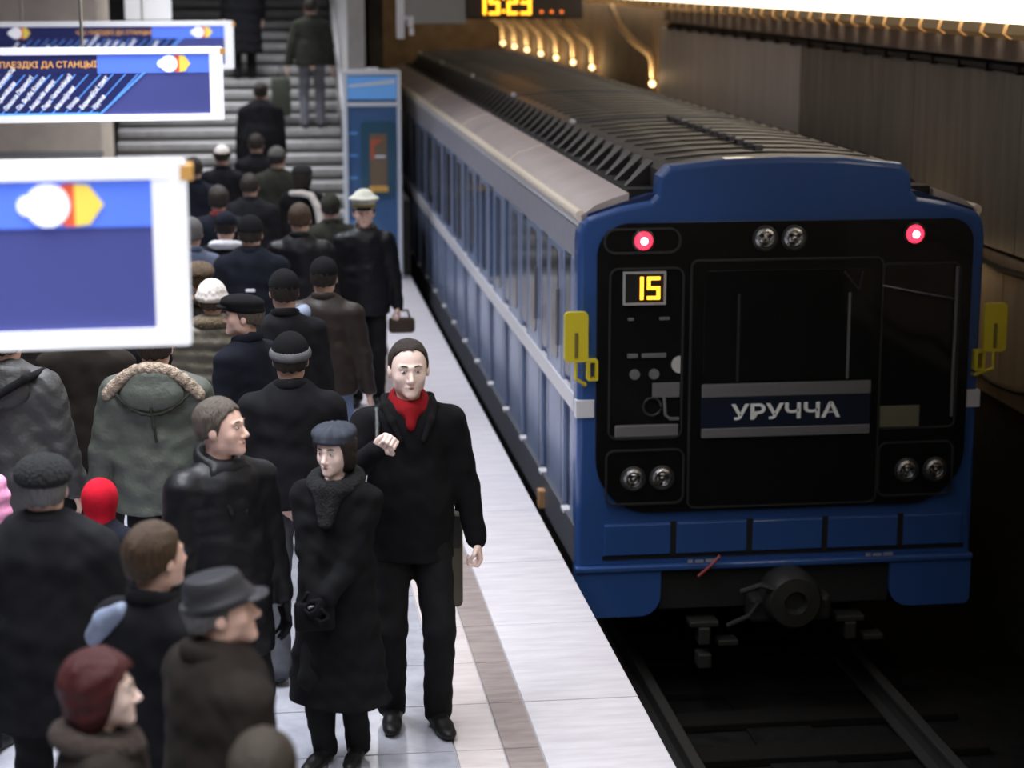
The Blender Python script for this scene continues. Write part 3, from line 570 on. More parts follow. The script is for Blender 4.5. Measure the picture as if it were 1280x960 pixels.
class Field:
    def __init__(s, lo, hi, h):
        s.lo = np.array(lo, float); s.h = h; n = np.ceil((np.array(hi)-s.lo)/h).astype(int)+1
        s.ax = [s.lo[i]+h*np.arange(n[i]) for i in range(3)]; s.F = np.ones(n)*.3
    def sl(s, lo, hi, pad):
        r = []
        for i in range(3):
            a = int(np.clip(np.floor((lo[i]-pad-s.lo[i])/s.h), 0, len(s.ax[i]))); b = int(np.clip(np.ceil((hi[i]+pad-s.lo[i])/s.h)+1, 0, len(s.ax[i])))
            r.append(slice(a, b))
        return tuple(r)
    def g(s, q): return s.ax[0][q[0]][:, None, None], s.ax[1][q[1]][None, :, None], s.ax[2][q[2]][None, None, :]
    def add(s, f, k=.02):
        q = s.sl(f.lo, f.hi, k+3*s.h); d = f(*s.g(q)); F = s.F[q]
        hh = np.maximum(k-np.abs(F-d), 0)/max(k, 1e-6); s.F[q] = np.minimum(F, d)-hh*hh*k*.25; return s
    def sub(s, f, k=.01):
        q = s.sl(f.lo, f.hi, k+3*s.h); d = -f(*s.g(q)); F = s.F[q]
        hh = np.maximum(k-np.abs(F-d), 0)/max(k, 1e-6); s.F[q] = np.maximum(F, d)+hh*hh*k*.25; return s
    def clip(s, fn): q = (slice(None),)*3; s.F = np.maximum(s.F, fn(*s.g(q))); return s
    def warp(s, fn): q = (slice(None),)*3; s.F = s.F+fn(*s.g(q)); return s
    def mesh(s):
        F = s.F.copy(); h = s.h
        F[0] = F[-1] = .1; F[:, 0] = F[:, -1] = .1; F[:, :, 0] = F[:, :, -1] = .1
        S = F < 0
        c = [S[i:S.shape[0]-1+i, j:S.shape[1]-1+j, k:S.shape[2]-1+k] for i in (0, 1) for j in (0, 1) for k in (0, 1)]
        tot = sum(q.astype(np.int8) for q in c); act = (tot > 0) & (tot < 8)
        I = np.argwhere(act)
        if len(I) == 0: return np.zeros((0, 3)), np.zeros((0, 4), int)
        idx = -np.ones(act.shape, int); idx[tuple(I.T)] = np.arange(len(I))
        acc = np.zeros((len(I), 3)); cnt = np.zeros(len(I))
        cor = [(i, j, k) for i in (0, 1) for j in (0, 1) for k in (0, 1)]
        val = {q: F[I[:, 0]+q[0], I[:, 1]+q[1], I[:, 2]+q[2]] for q in cor}
        for a in cor:
            for ax in range(3):
                if a[ax]: continue
                b = list(a); b[ax] = 1; b = tuple(b); fa, fb = val[a], val[b]; m = (fa < 0) != (fb < 0)
                t = np.where(m, fa/(fa-fb+1e-12), 0); p = np.array(a, float)[None]+np.zeros((len(I), 3)); p[:, ax] = t
                acc += p*m[:, None]; cnt += m
        V = s.lo+(I+acc/cnt[:, None])*h
        quads = []
        for ax in range(3):
            o1, o2 = [(1, 2), (2, 0), (0, 1)][ax]
            sl0 = [slice(None)]*3; sl1 = [slice(None)]*3; sl0[ax] = slice(0, -1); sl1[ax] = slice(1, None)
            A, B = S[tuple(sl0)], S[tuple(sl1)]; E = np.argwhere(A != B)
            ok = (E[:, o1] > 0) & (E[:, o2] > 0) & (E[:, o1] < S.shape[o1]-1) & (E[:, o2] < S.shape[o2]-1); E = E[ok]
            fl_ = A[tuple(E.T)]
            def cell(d1, d2):
                q = E.copy(); q[:, o1] += d1; q[:, o2] += d2; return idx[tuple(q.T)]
            Q = np.stack([cell(-1, -1), cell(0, -1), cell(0, 0), cell(-1, 0)], 1)
            Q[~fl_] = Q[~fl_][:, ::-1]; quads.append(Q)
        return V, np.concatenate(quads)
def np_obj(name, V, Q, m, parent=None):
    me = bpy.data.meshes.new(name); n, k = len(V), len(Q)
    me.vertices.add(n); me.vertices.foreach_set('co', np.asarray(V, np.float32).ravel())
    me.loops.add(k*4); me.loops.foreach_set('vertex_index', np.asarray(Q, np.int32).ravel())
    me.polygons.add(k); me.polygons.foreach_set('loop_start', np.arange(0, 4*k, 4, dtype=np.int32)); me.polygons.foreach_set('loop_total', np.full(k, 4, np.int32))
    me.polygons.foreach_set('use_smooth', np.ones(k, bool)); me.update(calc_edges=True); me.validate()
    me.materials.append(m); o = bpy.data.objects.new(name, me); COL.objects.link(o); o.parent = parent; return o
def joinm(parts):
    V, Q, n = [], [], 0
    for v, q in parts: V.append(v); Q.append(q+n); n += len(v)
    return np.concatenate(V), np.concatenate(Q)

# ---- templates in head space: eyes at z=0, face towards +y, crown z=.118, chin z=-.118
CACHE = {}
def T(key, fn):
    if key not in CACHE: CACHE[key] = fn()
    return CACHE[key]
SK_C, SK_R = np.array((0, -.014, .026)), np.array((.081, .099, .092))
def head_mesh(female, h):
    F = Field((-.12, -.16, -.27), (.12, .16, .14), h); w_ = .93 if female else 1.0
    F.add(ell(SK_C, SK_R), .0)
    F.add(ell((0, .022, -.03), (.069*w_, .070, .082)), .03)
    F.add(rcone((0, .005, -.055), (0, .060, -.092), .057*w_, .030), .03)
    F.add(ell((0, .076, -.104), (.020*w_, .018, .016)), .018)
    for s in (-1, 1):
        F.add(ell((s*.040*w_, .056, -.034), (.022, .020, .022)), .02)
        F.sub(ell((s*.031, .099, .001), (.017, .018, .011)), .012)
        F.add(ell((s*.012, .096, -.043), (.008, .009, .007)), .006)
        F.add(ell((s*.083, -.008, -.014), (.010, .020, .030)), .006)
        F.add(rcone((s*.008, .087, .018), (s*.044, .074, .020), .009, .007), .012)
        F.add(ell((s*.050, -.0, -.075), (.016, .03, .022)), .02) if not female else None
    F.add(rcone((0, .086, .006), (0, .109, -.036), .0075, .0125), .010)
    F.add(rcone((-.016, .085, -.068), (.016, .085, -.068), .008, .008), .008)
    F.add(rcone((-.012, .084, -.079), (.012, .084, -.079), .008, .008), .008)
    F.add(rcone((0, -.025, -.06), (0, -.045, -.25), .052*w_, .060*w_), .03)
    return F.mesh()
def hair_mesh(style, h, under=False):
    F = Field((-.16, -.19, -.26), (.16, .16, .20), h)
    if style == 'short': zl = ([-.12, -.05, -.02, .015, .035, .062, .10], [-.058, -.040, -.028, -.018, .03, .072, .084]); t = .012
    elif style == 'receding': zl = ([-.12, -.05, -.02, .01, .03, .05, .10], [-.062, -.05, -.035, -.012, .050, .090, .106]); t = .009
    elif style == 'full': zl = ([-.12, -.05, -.02, .015, .04, .066, .10], [-.085, -.07, -.06, -.03, .045, .085, .095]); t = .018
    else: zl = ([-.14, -.03, .0, .025, .05, .08], [-.15, -.13, -.10, -.04, .045, .068]); t = .026
    F.add(ell(SK_C+np.array((0, -.004, .002)), SK_R+t), 0)
    if style == 'bob': F.add(ell((0, -.04, -.06), (.098, .085, .085)), .04)
    elif style == 'full' or style == 'short': F.add(ell((0, -.035, -.03), (.078+t*.5, .078+t*.5, .07)), .03)
    F.clip(lambda x, y, z: (np.interp(y, *zl)+.006*np.sin(x*150)*np.cos(y*90)-z)*.8)
    F.warp(lambda x, y, z: .0010*np.sin(x*170+np.sin(z*30)*2)*np.cos(y*25)+(.0055 if style == 'bob' else .0028)*np.sin(x*52+z*31+1)*np.sin(y*47-z*38)*np.cos(z*44+x*20))
    if under: F.clip(lambda x, y, z: z-.055-.10*y)
    return F.mesh()
def hat_mesh(style, h):
    F = Field((-.20, -.22, -.16), (.20, .24, .26), h); C = SK_C
    if style == 'beret':
        F.add(ell((.004, -.022, .082), (.112, .124, .052)), 0); F.add(torus((0, -.008, .050), .084, .016, .12, 1, 1.16), .012)
        F.warp(lambda x, y, z: .0035*np.cos(np.arctan2(x, y+.022)*14)*np.clip((z-.05)*18, 0, 1))
    elif style == 'knit':
        F.add(ell(C+np.array((0, 0, .008)), SK_R+.016), 0); F.clip(lambda x, y, z: (.032+.12*y-z)*.9)
        F.warp(lambda x, y, z: .0016*np.cos(np.arctan2(x, y)*40))
    elif style == 'knitbrim':
        F.add(torus((0, -.010, .022), .087, .021, .08, 1, 1.18), 0); F.add(torus((0, -.010, .042), .086, .017, .08, 1, 1.18), .02)
    elif style == 'furhat':
        F.add(ell((0, -.012, .070), (.108, .124, .066)), 0).add(torus((0, -.012, .050), .084, .024, .06, 1, 1.18), .03)
        F.clip(lambda x, y, z: .024+.1*y-z)
        F.warp(lambda x, y, z: .003*np.sin(x*170)*np.sin(y*160+1)*np.sin(z*150))
    elif style == 'flatcap':
        F.add(ell((0, .006, .075), (.102, .132, .052)), 0); F.add(torus((0, -.010, .040), .083, .019, .05, 1, 1.18), .02)
        F.add(ell((0, .108, .044), (.072, .052, .012)), .014)
    elif style == 'leathercap':
        F.add(rcone((0, -.006, .040), (0, -.012, .075), .100, .088, 1.18), 0); F.clip(lambda x, y, z: np.maximum(z-.128+1.2*(x*x+.6*y*y), .02+.1*y-z))
        F.sub(ell((0, -.015, .140), (.050, .075, .014)), .02); F.add(ell((0, .110, .030), (.076, .052, .010)), .014); F.add(torus((0, -.008, .034), .090, .014, .06, 1, 1.18), .012)
    elif style == 'peaked':
        F.add(ell((0, .004, .118), (.128, .140, .030)), 0); F.add(rcone((0, -.008, .055), (0, -.002, .100), .092, .100, 1.15), .02); F.clip(lambda x, y, z: .028+.05*y-z)
    elif style == 'visor':
        F.add(ell((0, .112, .040), (.074, .050, .014)), 0); F.clip(lambda x, y, z: np.maximum(z-.046, -(y-.06)))
    elif style == 'band': F.add(torus((0, -.008, .056), .090, .016, .05, 1.02, 1.18), 0)
    elif style == 'cloche':
        F.add(ell(C+np.array((0, 0, .015)), SK_R+.024), 0); F.add(torus((0, -.01, .03), .098, .017, .04, 1, 1.15), .02); F.clip(lambda x, y, z: .008+.06*y-z)
        F.warp(lambda x, y, z: .0035*np.sin(x*120)*np.sin(y*110)*np.sin(z*120))
    elif style == 'hood':
        F.add(ell((0, -.02, .015), (.108, .125, .122)), 0); F.add(rcone((0, -.02, -.03), (0, -.03, -.14), .10, .095), .03); F.sub(ell((0, .13, -.03), (.068, .07, .095)), .02)
    elif style == 'cap':
        F.add(ell(C+np.array((0, 0, .012)), SK_R+.018), 0); F.clip(lambda x, y, z: .030+.08*y-z); F.add(ell((0, .112, .042), (.066, .055, .010)), .012); F.add(torus((0, -.012, .040), .088, .013, .06, 1, 1.15), .01)
    return F.mesh()
def hand_mesh(kind, h):                    # right hand, wrist at origin, fingers to -z, thumb to +y, palm to -x
    F = Field((-.12, -.09, -.24), (.06, .12, .06), h)
    F.add(rcone((0, 0, .05), (0, 0, -.01), .027, .025), 0)
    F.add(ell((-.002, 0, -.052), (.017, .043, .058)), .02)
    ys = (.031, .011, -.010, -.029); L = (.078, .088, .082, .064)
    for y, l in zip(ys, L):
        p0 = np.array((0, y*.9, -.088))
        if kind == 'relaxed': p1 = p0+(-.006, y*.10, -.42*l); p2 = p1+(-.018, 0, -.32*l); p3 = p2+(-.022, 0, -.20*l)
        else: p1 = p0+(-.020, 0, -.30*l); p2 = p1+(-.034, 0, .012); p3 = p2+(.004, 0, .026)
        F.add(rcone(p0, p1, .0100, .0092), .006); F.add(rcone(p1, p2, .0092, .0084), .003); F.add(rcone(p2, p3, .0084, .0072), .003)
    if kind == 'relaxed': t = [(-.006, .030, -.028), (-.018, .056, -.058), (-.026, .060, -.090)]
    else: t = [(-.006, .030, -.028), (-.030, .050, -.058), (-.056, .026, -.086)]
    F.add(rcone(t[0], t[1], .014, .0105), .010); F.add(rcone(t[1], t[2], .0105, .0085), .004)
    return F.mesh()
def shoe_mesh(kind, h):
    F = Field((-.09, -.14, -.02), (.09, .24, .46), h)
    F.add(rcone((0, -.055, .040), (0, .080, .036), .040, .044, 1), 0); F.add(ell((0, .135, .028), (.042, .070, .030)), .03); F.add(rcone((0, -.02, .06), (0, -.025, .12), .043, .042), .03)
    if kind == 'boot': F.add(rcone((0, -.03, .10), (0, -.035, .36), .046, .060), .03)
    F.sub(ell((0, .02, -.010), (.10, .055, .014)), .004)
    F.clip(lambda x, y, z: .002-z+0*x); return F.mesh()

# ---- materials for people
SKIN = mat('skin', (.78, .50, .40), .5, bump=.05, bscale=120, var=.06, vscale=25)
SKINP = mat('skin_pale', (.90, .68, .59), .5, bump=.05, bscale=120, var=.05, vscale=25)
EYEW = mat('eye_white', (.55, .52, .50), .25); IRIS = mat('iris_dark', (.03, .02, .015), .2); LIP = mat('lip', (.42, .15, .13), .45)
HDK = mat('hair_dark', (.022, .016, .013), .55, bump=.55, bscale=170, stretch=(1, 1, .14), spec=.3); HBR = mat('hair_brown', (.060, .036, .020), .55, var=.5, vscale=150, bump=.55, bscale=170, stretch=(1, 1, .14), spec=.3)
HGR = mat('hair_greying', (.085, .068, .055), .55, bump=.55, bscale=170, stretch=(1, 1, .14), spec=.3, var=.5, vscale=150); HRD = mat('hair_red', (.045, .007, .007), .5, var=.4, vscale=150, bump=.55, bscale=170, stretch=(1, 1, .14), spec=.3)
HGY = mat('hair_grey', (.13, .125, .125), .6, var=.3, vscale=150, bump=.55, bscale=170, stretch=(1, 1, .14), spec=.3)
WOOL = lambda n, c: mat('wool_'+n, c, .95, bump=.25, bscale=220, var=.2, vscale=12, spec=.15)
LEA = lambda n, c: mat('leather_'+n, c, .44, bump=.12, bscale=30, spec=.25)
NYL = lambda n, c: mat('nylon_'+n, c, .55, bump=.35, bscale=28, var=.12, vscale=10)
FUR = lambda n, c: mat('fur_'+n, c, .95, bump=1.0, bscale=110, var=.4, vscale=45)
BLK = WOOL('black', (.007, .007, .008)); BLK2 = WOOL('charcoal', (.011, .011, .013)); NAVY = WOOL('navy', (.009, .0105, .017)); BRN = WOOL('brown', (.021, .0165, .0135))
LBK = LEA('black', (.007, .007, .009)); LBR = LEA('brown', (.028, .021, .018)); KHA = NYL('khaki', (.095, .082, .057)); OLV = NYL('olive', (.075, .085, .070)); GRYN = NYL('grey', (.040, .039, .038))
DNM = mat('denim_blue', (.13, .19, .34), .8, bump=.2, bscale=150, var=.25, vscale=9); TRG = WOOL('trouser_grey', (.075, .078, .092)); TRB = WOOL('trouser_black', (.012, .012, .013)); SHOE = LEA('shoe', (.010, .010, .010))

def ik(S, Tg, l1, l2, pole):
    S, Tg, pole = Vector(S), Vector(Tg), Vector(pole); d = Tg-S; L = d.length
    if L > (l1+l2)*.998: Tg = S+d*((l1+l2)*.998/L); d = Tg-S; L = d.length
    a = (l1*l1-l2*l2+L*L)/(2*L); hgt = math.sqrt(max(l1*l1-a*a, 0)); n = d.normalized(); p = (pole-n*pole.dot(n)).normalized()
    return S+n*a+p*hgt, Tg
def xf(V, R, t): return V@np.array(R).T+np.array(t)
def person(label, x, y, h=1.76, a=0, z=0, coat=None, coat_m=None, trousers=None, hat=None, hair=('short', None), head=(0, 0), female=False,
           arms=None, feet=None, lod=1, skin=None, collar=None, lean=0, face=True, shoes='shoe', grip=(False, False), build=1.0, extra=None, gloves=False, poles=(None, None), group='passengers on the platform'):
    """local frame: +y forward, z up; designed at 1.78 m and scaled to h"""
    s = h/1.78; vox = (.010, .015, .021)[lod]; hv = (.0045, .006, .009)[lod]
    LN = lambda p: np.array((p[0], p[1]+lean*max(p[2]-.93, 0), p[2]-.25*lean*lean*max(p[2]-.93, 0)))
    coat = dict(dict(hem=.78, flare=.0, thick=0.0, sleeve=1.0, fold=.004, kind='coat'), **(coat or {}))
    coat_m = coat_m or BLK; trousers = trousers or TRB; skin = skin or SKIN
    if arms is None: arms = ((.27, .04, .80), (-.27, .04, .80))        # right hand, left hand
    if feet is None: feet = ((.095, .02, 0), (-.095, -.02, 0))
    sw = .182*build*(.92 if female else 1)
    joints = []
    for i, sd in enumerate((1, -1)):
        S = LN((sd*sw, -.01, 1.415)); pole = Vector(poles[i] or (sd*.45, -1, -.25)); E_, W_ = ik(S, arms[i], .295, .265, pole); joints.append((S, np.array(E_), np.array(W_)))
    legs = []
    for i, sd in enumerate((1, -1)):
        Hp = np.array((sd*.088, 0, .90)); fx, fy, fz = feet[i]; K, A = ik(Hp, (fx, fy-.03, fz+.09), .43, .41, (sd*.12, 1, 0)); legs.append((Hp, np.array(K), np.array(A)))
    # --- body: torso and limbs coarse, head and hands fine, all one mesh
    F = Field((-.62, -.62, -.05), (.62, .62+max(0, lean*.6), 1.72), .024)
    F.add(rcone(LN((0, 0, 1.35)), (0, 0, 1.0), .15*build, .14*build, .70), 0); F.add(rcone((-.07, 0, .92), (.07, 0, .92), .12, .12, .8), .06)
    F.add(rcone(LN((-.13, -.01, 1.40)), LN((.13, -.01, 1.40)), .055, .055), .05); F.add(rcone(LN((0, -.02, 1.42)), LN((0, -.02, 1.50)), .06, .055), .04)
    for S, E_, W_ in joints: F.add(rcone(S, E_, .048, .040), .03); F.add(rcone(E_, W_, .040, .028), .02)
    for Hp, K, A in legs: F.add(rcone(Hp, K, .080, .052), .04); F.add(rcone(K, A, .050, .034), .02)
    hr_, hp_ = math.radians(head[0]), math.radians(head[1])
    Rh = np.array(Matrix.Rotation(-hr_, 3, 'Z') @ Matrix.Rotation(hp_, 3, 'X')); hc = LN((0, 0.015, 1.78-.118)); 
    hx = lambda vq: (xf(vq[0], Rh, hc), vq[1])
    parts = [F.mesh(), hx(T(('head', female, lod), lambda: head_mesh(female, hv)))]
    hands = []
    for i, sd in enumerate((1, -1)):
        S, E_, W_ = joints[i]; kd = 'grip' if grip[i] else 'relaxed'
        v, q = T(('hand', kd, lod), lambda: hand_mesh(kd, (.0045, .006, .008)[lod]))
        v = v.copy(); q = q.copy()
        if sd < 0: v[:, 0] *= -1; q = q[:, ::-1]
        dz = -(W_-E_)/np.linalg.norm(W_-E_); th = np.array(grip[i] if isinstance(grip[i], tuple) else (0, 1, 0), float)
        dy = th-dz*(th@dz); dy /= np.linalg.norm(dy); dx = np.cross(dy, dz)
        R = np.stack([dx, dy, dz], 1); hands.append((W_, R, v, q))
        if not gloves: parts.append((xf(v, R, W_), q))
    V, Q = joinm(parts)
    body = np_obj('person', V*s, Q, skin); body.location = (x, y, z); body.rotation_euler = (0, 0, -math.radians(a))
    tag(body, label, 'person', group)
    def child(nm, vq, m): return np_obj(nm, vq[0]*s, vq[1], m, body)
    if gloves:
        for W_, R, v, q in hands: child('glove', (xf(v*np.array((1.14, 1.05, 1.04)), R, W_), q), BLK)
    # --- coat
    hem, fl_, tk = coat['hem'], coat['flare'], coat['thick']
    F = Field((-.62, -.62, hem-.05), (.62, .62+max(0, lean*.6), 1.66), vox); B = build
    waist = max(hem, 1.02)
    F.add(rcone(LN((0, -.005, 1.36)), LN((0, 0, waist)), (.172+tk)*B, (.172+tk+.01*(coat['kind'] == 'puffer'))*B, .72), 0)
    if hem < 1.0: F.add(rcone((0, .0, 1.06), (0, .0, hem-.03), (.176+tk)*B, (.190+tk+fl_)*B, .74), .06)
    for sd in (-1, 1): F.add(rcone(LN((0, -.02, 1.455)), LN((sd*.150*B, -.012, 1.408)), .070+tk*.4, .062+tk*.6), .04)
    F.add(rcone(LN((0, -.025, 1.40)), LN((0, -.02, 1.505)), .095, .066), .05)
    for S, E_, W_ in joints:
        k = coat['sleeve']; F.add(rcone(S+np.array((0, 0, -.01)), E_, (.074+tk*.5)*k, (.060+tk*.4)*k), .045); F.add(rcone(E_, W_+(E_-W_)*.02, (.060+tk*.4)*k, (.048+tk*.3)*k), .02)
    am = coat['fold']; ph = RNG.uniform(0, 6)
    F.warp(lambda X, Y, Z: am*(np.sin(Z*34+X*22+ph)*np.sin(X*19-Z*11+ph*2)+.6*np.sin(Z*58+np.sin(Y*20+X*9)*2.0+ph)*np.cos(X*30+Y*25)))
    if coat['kind'] == 'puffer': F.warp(lambda X, Y, Z: .006*np.cos(Z*75))
    if coat['kind'] in ('coat', 'leather'):      # open front edge and back vent pressed in as a seam
        F.sub(rcone((.012, .30, 1.46), (.02, .32, hem-.1), .006, .006, 2.6), .01)
        F.sub(rcone((0, -.34, 1.0), (0, -.36, hem-.1), .008, .008, 2.6), .012)
    F.clip(lambda X, Y, Z: hem-Z+.006*np.sin(X*14))
    F.sub(rcone(LN((0, .01, 1.50)), LN((0, .015, 1.62)), .052, .066), .01)
    co = child('coat' if hem < .9 else 'jacket', F.mesh(), coat_m)
    # --- collar
    ck_, cm = (collar or ('stand', coat_m))
    if ck_:
        Cf = Field((-.32, -.34, 1.28), (.32, .40+lean*.5, 1.72), min(vox, .012))
        if ck_ == 'stand': Cf.add(torus(LN((0, -.012, 1.515)), .074, .018, -.25, 1, 1.1), 0).add(torus(LN((0, -.012, 1.540)), .074, .015, -.25, 1, 1.1), .02)
        elif ck_ == 'lapel':
            Cf.add(torus(LN((0, -.014, 1.505)), .076, .030, -.30, 1.05, 1.12), 0).add(torus(LN((0, -.020, 1.535)), .078, .018, -.30, 1.05, 1.12), .03)
            for sd in (-1, 1): Cf.add(rcone(LN((sd*.075, .07, 1.47)), LN((sd*.035, .135, 1.30)), .030, .014, .6), .02)
        elif ck_ == 'fur':
            Cf.add(torus(LN((0, -.012, 1.500)), .098, .042, -.22, 1.08, 1.10), 0).add(rcone(LN((.04, .10, 1.47)), LN((.015, .145, 1.31)), .040, .022), .03).add(rcone(LN((-.04, .10, 1.47)), LN((-.015, .145, 1.31)), .040, .022), .03)
            Cf.warp(lambda X, Y, Z: .005*np.sin(X*140+Z*40)*np.sin(Y*130)*np.sin(Z*150+X*30))
        elif ck_ == 'hood':
            Cf.add(ell(LN((0, -.135, 1.43)), (.165, .075, .105)), 0).add(torus(LN((0, -.04, 1.50)), .100, .030, -.35, 1.2, 1.15), .05)
        elif ck_ == 'scarf':
            Cf.add(torus(LN((0, -.008, 1.530)), .068, .018, -.28, 1, 1.15), 0).add(torus(LN((0, -.002, 1.500)), .076, .021, -.25, 1, 1.15), .02).add(rcone(LN((.0, .095, 1.48)), LN((.005, .120, 1.42)), .034, .022, .6), .02)
        child({'fur': 'fur_collar', 'hood': 'hood', 'scarf': 'scarf'}.get(ck_, 'collar'), Cf.mesh(), cm)
    # --- trousers, shoes
    F = Field((-.50, -.62, .02), (.50, .62, 1.02), max(vox, .014))
    F.add(rcone((-.06, 0, .93), (.06, 0, .93), .125, .125, .8), 0)
    for Hp, K, A in legs: F.add(rcone(Hp, K, .098, .072), .03); F.add(rcone(K, A+np.array((0, -.005, -.03)), .072, .064), .025)
    F.warp(lambda X, Y, Z: .004*np.sin(Z*46+X*30)*np.sin(Y*30+Z*13)); child('trousers', F.mesh(), trousers)
    for i, sd in enumerate((1, -1)):
        v, q = T(('shoe', shoes, lod), lambda: shoe_mesh(shoes, max(vox*.7, .008))); fx, fy, fz = feet[i]
        R = np.array(Matrix.Rotation(-math.radians(8*sd), 3, 'Z')); child('boot' if shoes == 'boot' else 'shoe', (xf(v, R, (fx, fy, fz)), q), SHOE)
    # --- hair, hat
    if hair and hair[0]: child('hair', hx(T(('hair', hair[0], lod, bool(hat)), lambda: hair_mesh(hair[0], hv*1.1, bool(hat)))), hair[1] or HDK)
    for st_, m_ in (hat or []): child({'knitbrim': 'hat_brim', 'visor': 'hat_visor', 'band': 'hat_band', 'hood': 'hood', 'beret': 'beret'}.get(st_, 'hat'), hx(T(('hat', st_, lod), lambda: hat_mesh(st_, hv*1.15))), m_)
    # --- face details
    if face:
        for sd in (-1, 1):
            e = child('eye', hx(T('eye%d' % sd, lambda: Field((sd*.031-.025, .055, -.02), (sd*.031+.025, .11, .02), .003).add(ell((sd*.031, .0815, .001), (.0130, .0090, .0050)), 0).mesh())), EYEW)
            ir = T('iris%d' % sd, lambda: Field((sd*.031-.012, .075, -.012), (sd*.031+.012, .10, .013), .002).add(ell((sd*.031, .0885, .001), (.0052, .0035, .0050)), 0).mesh()); ir = hx(ir); np_obj('iris', ir[0]*s, ir[1], IRIS, e)
            child('eyebrow', hx(T('brow%d' % sd, lambda: Field((sd*.03-.035, .05, .0), (sd*.03+.035, .12, .045), .003).add(rcone((sd*.016, .0940, .025), (sd*.034, .0890, .0285), .0036, .0036), 0).add(rcone((sd*.034, .0890, .0285), (sd*.050, .0760, .0215), .0036, .0022), .002).mesh())), HDK if not hair or hair[1] not in (HGY, HGR) else HGR)
        child('lips', hx(T('lips', lambda: Field((-.04, .06, -.10), (.04, .12, -.05), .003).add(rcone((-.022, .0885, -.0695), (0, .0930, -.0715), .0032, .0048), 0).add(rcone((.022, .0885, -.0695), (0, .0930, -.0715), .0032, .0048), .002).add(rcone((-.012, .0885, -.0785), (.012, .0885, -.0785), .0052, .0052), .003).mesh())), LIP)
    for fn in (extra or []): fn(body, s, joints, LN, child, hands)
    return body, joints, s
# =================================================================== THE CROWD
RED = WOOL('scarf_red', (.22, .008, .012)); PINK = NYL('pink', (.75, .30, .50)); CREAM = WOOL('cream', (.62, .57, .52))
GRK = WOOL('beret_grey', (.050, .056, .072)); GRB = WOOL('brim_grey', (.12, .12, .125)); OLC = WOOL('dark_olive', (.030, .031, .024)); SLATE = NYL('slate', (.22, .26, .36))
FBK = FUR('black', (.008, .008, .009)); FBR = FUR('brown', (.10, .065, .038)); FLT = FUR('light', (.42, .33, .25)); FKH = FUR('khaki', (.16, .12, .07)); FDB = FUR('dark_brown', (.035, .022, .016))
CAPW = WOOL('cap_white', (.60, .60, .52)); HATRED = WOOL('hat_red', (.45, .008, .022)); LHAT = LEA('hat', (.030, .030, .034))
def path_part(nm, pts, r, m, vox=.010, fur=0):
    def fn(body, s, J, LN, child, hands):
        P_ = [LN(p) for p in pts]; rr = r if isinstance(r, (list, tuple)) else [r]*len(pts); R = max(rr)+.03
        lo = np.min(P_, 0)-R; hi = np.max(P_, 0)+R; F = Field(lo, hi, vox)
        for i in range(len(P_)-1): F.add(rcone(P_[i], P_[i+1], rr[i], rr[i+1]), .012)
        if fur: F.warp(lambda X, Y, Z: fur*np.sin(X*140+Z*40)*np.sin(Y*130)*np.sin(Z*150+X*30))
        child(nm, F.mesh(), m)
    return fn
def strip_part(nm, x0, x1, y0, y1, z0, z1, m):
    def fn(body, s, J, LN, child, hands): MB().box(x0*s, x1*s, y0*s, y1*s, z0*s, z1*s, .004).build(nm, m, body)
    return fn
ARC = lambda n, f: [f(-1+2*i/(n-1)) for i in range(n)]
# --- the couple in front
person('man in black coat and red scarf facing the camera, hand raised to his chest', .70, 9.12, 1.88, 178, coat=dict(hem=.80, thick=.002, fold=.003), coat_m=BLK, collar=('scarf', RED),
       hair=('receding', mat('hair_darkbrown', (.032, .023, .018), .6, bump=.55, bscale=170, stretch=(1, 1, .14), spec=.3, var=.5, vscale=150)), skin=SKINP, lod=0, arms=((.165, .215, 1.345), (-.30, .03, .85)), grip=((-.85, .2, -.2), (0, 1, 0)), feet=((.085, -.03, 0), (-.115, .06, 0)), build=1.03, head=(0, -2), poles=((.75, -.25, -1), None),
       extra=[path_part('coat_collar', [(sd*.05, .135, 1.36), (sd*.085, .095, 1.44), (sd*.108, .03, 1.49), (sd*.098, -.05, 1.515), (0, -.098, 1.525)], [.012, .020, .022, .022, .022], BLK, .008) for sd in (-1, 1)]+
             [path_part('bag_strap', [(.135, -.06, 1.46), (.145, .02, 1.48), (.150, .10, 1.43), (.160, .175, 1.36)], .010, mat('strap_grey', (.035, .038, .038), .5), .006)])
person('woman in grey beret and long black coat with a fur collar', .335, 8.70, 1.58, 203, coat=dict(hem=.34, flare=.075, thick=.010, fold=.006), coat_m=BLK, collar=('fur', FBK), female=True, hair=('bob', HDK),
       hat=[('beret', GRK)], skin=SKINP, lod=0, arms=((.035, .235, .93), (-.035, .235, .95)), grip=((0, .2, 1), (0, .2, 1)), feet=((.075, .05, 0), (-.075, -.04, 0)), shoes='boot', head=(8, -4), gloves=True)
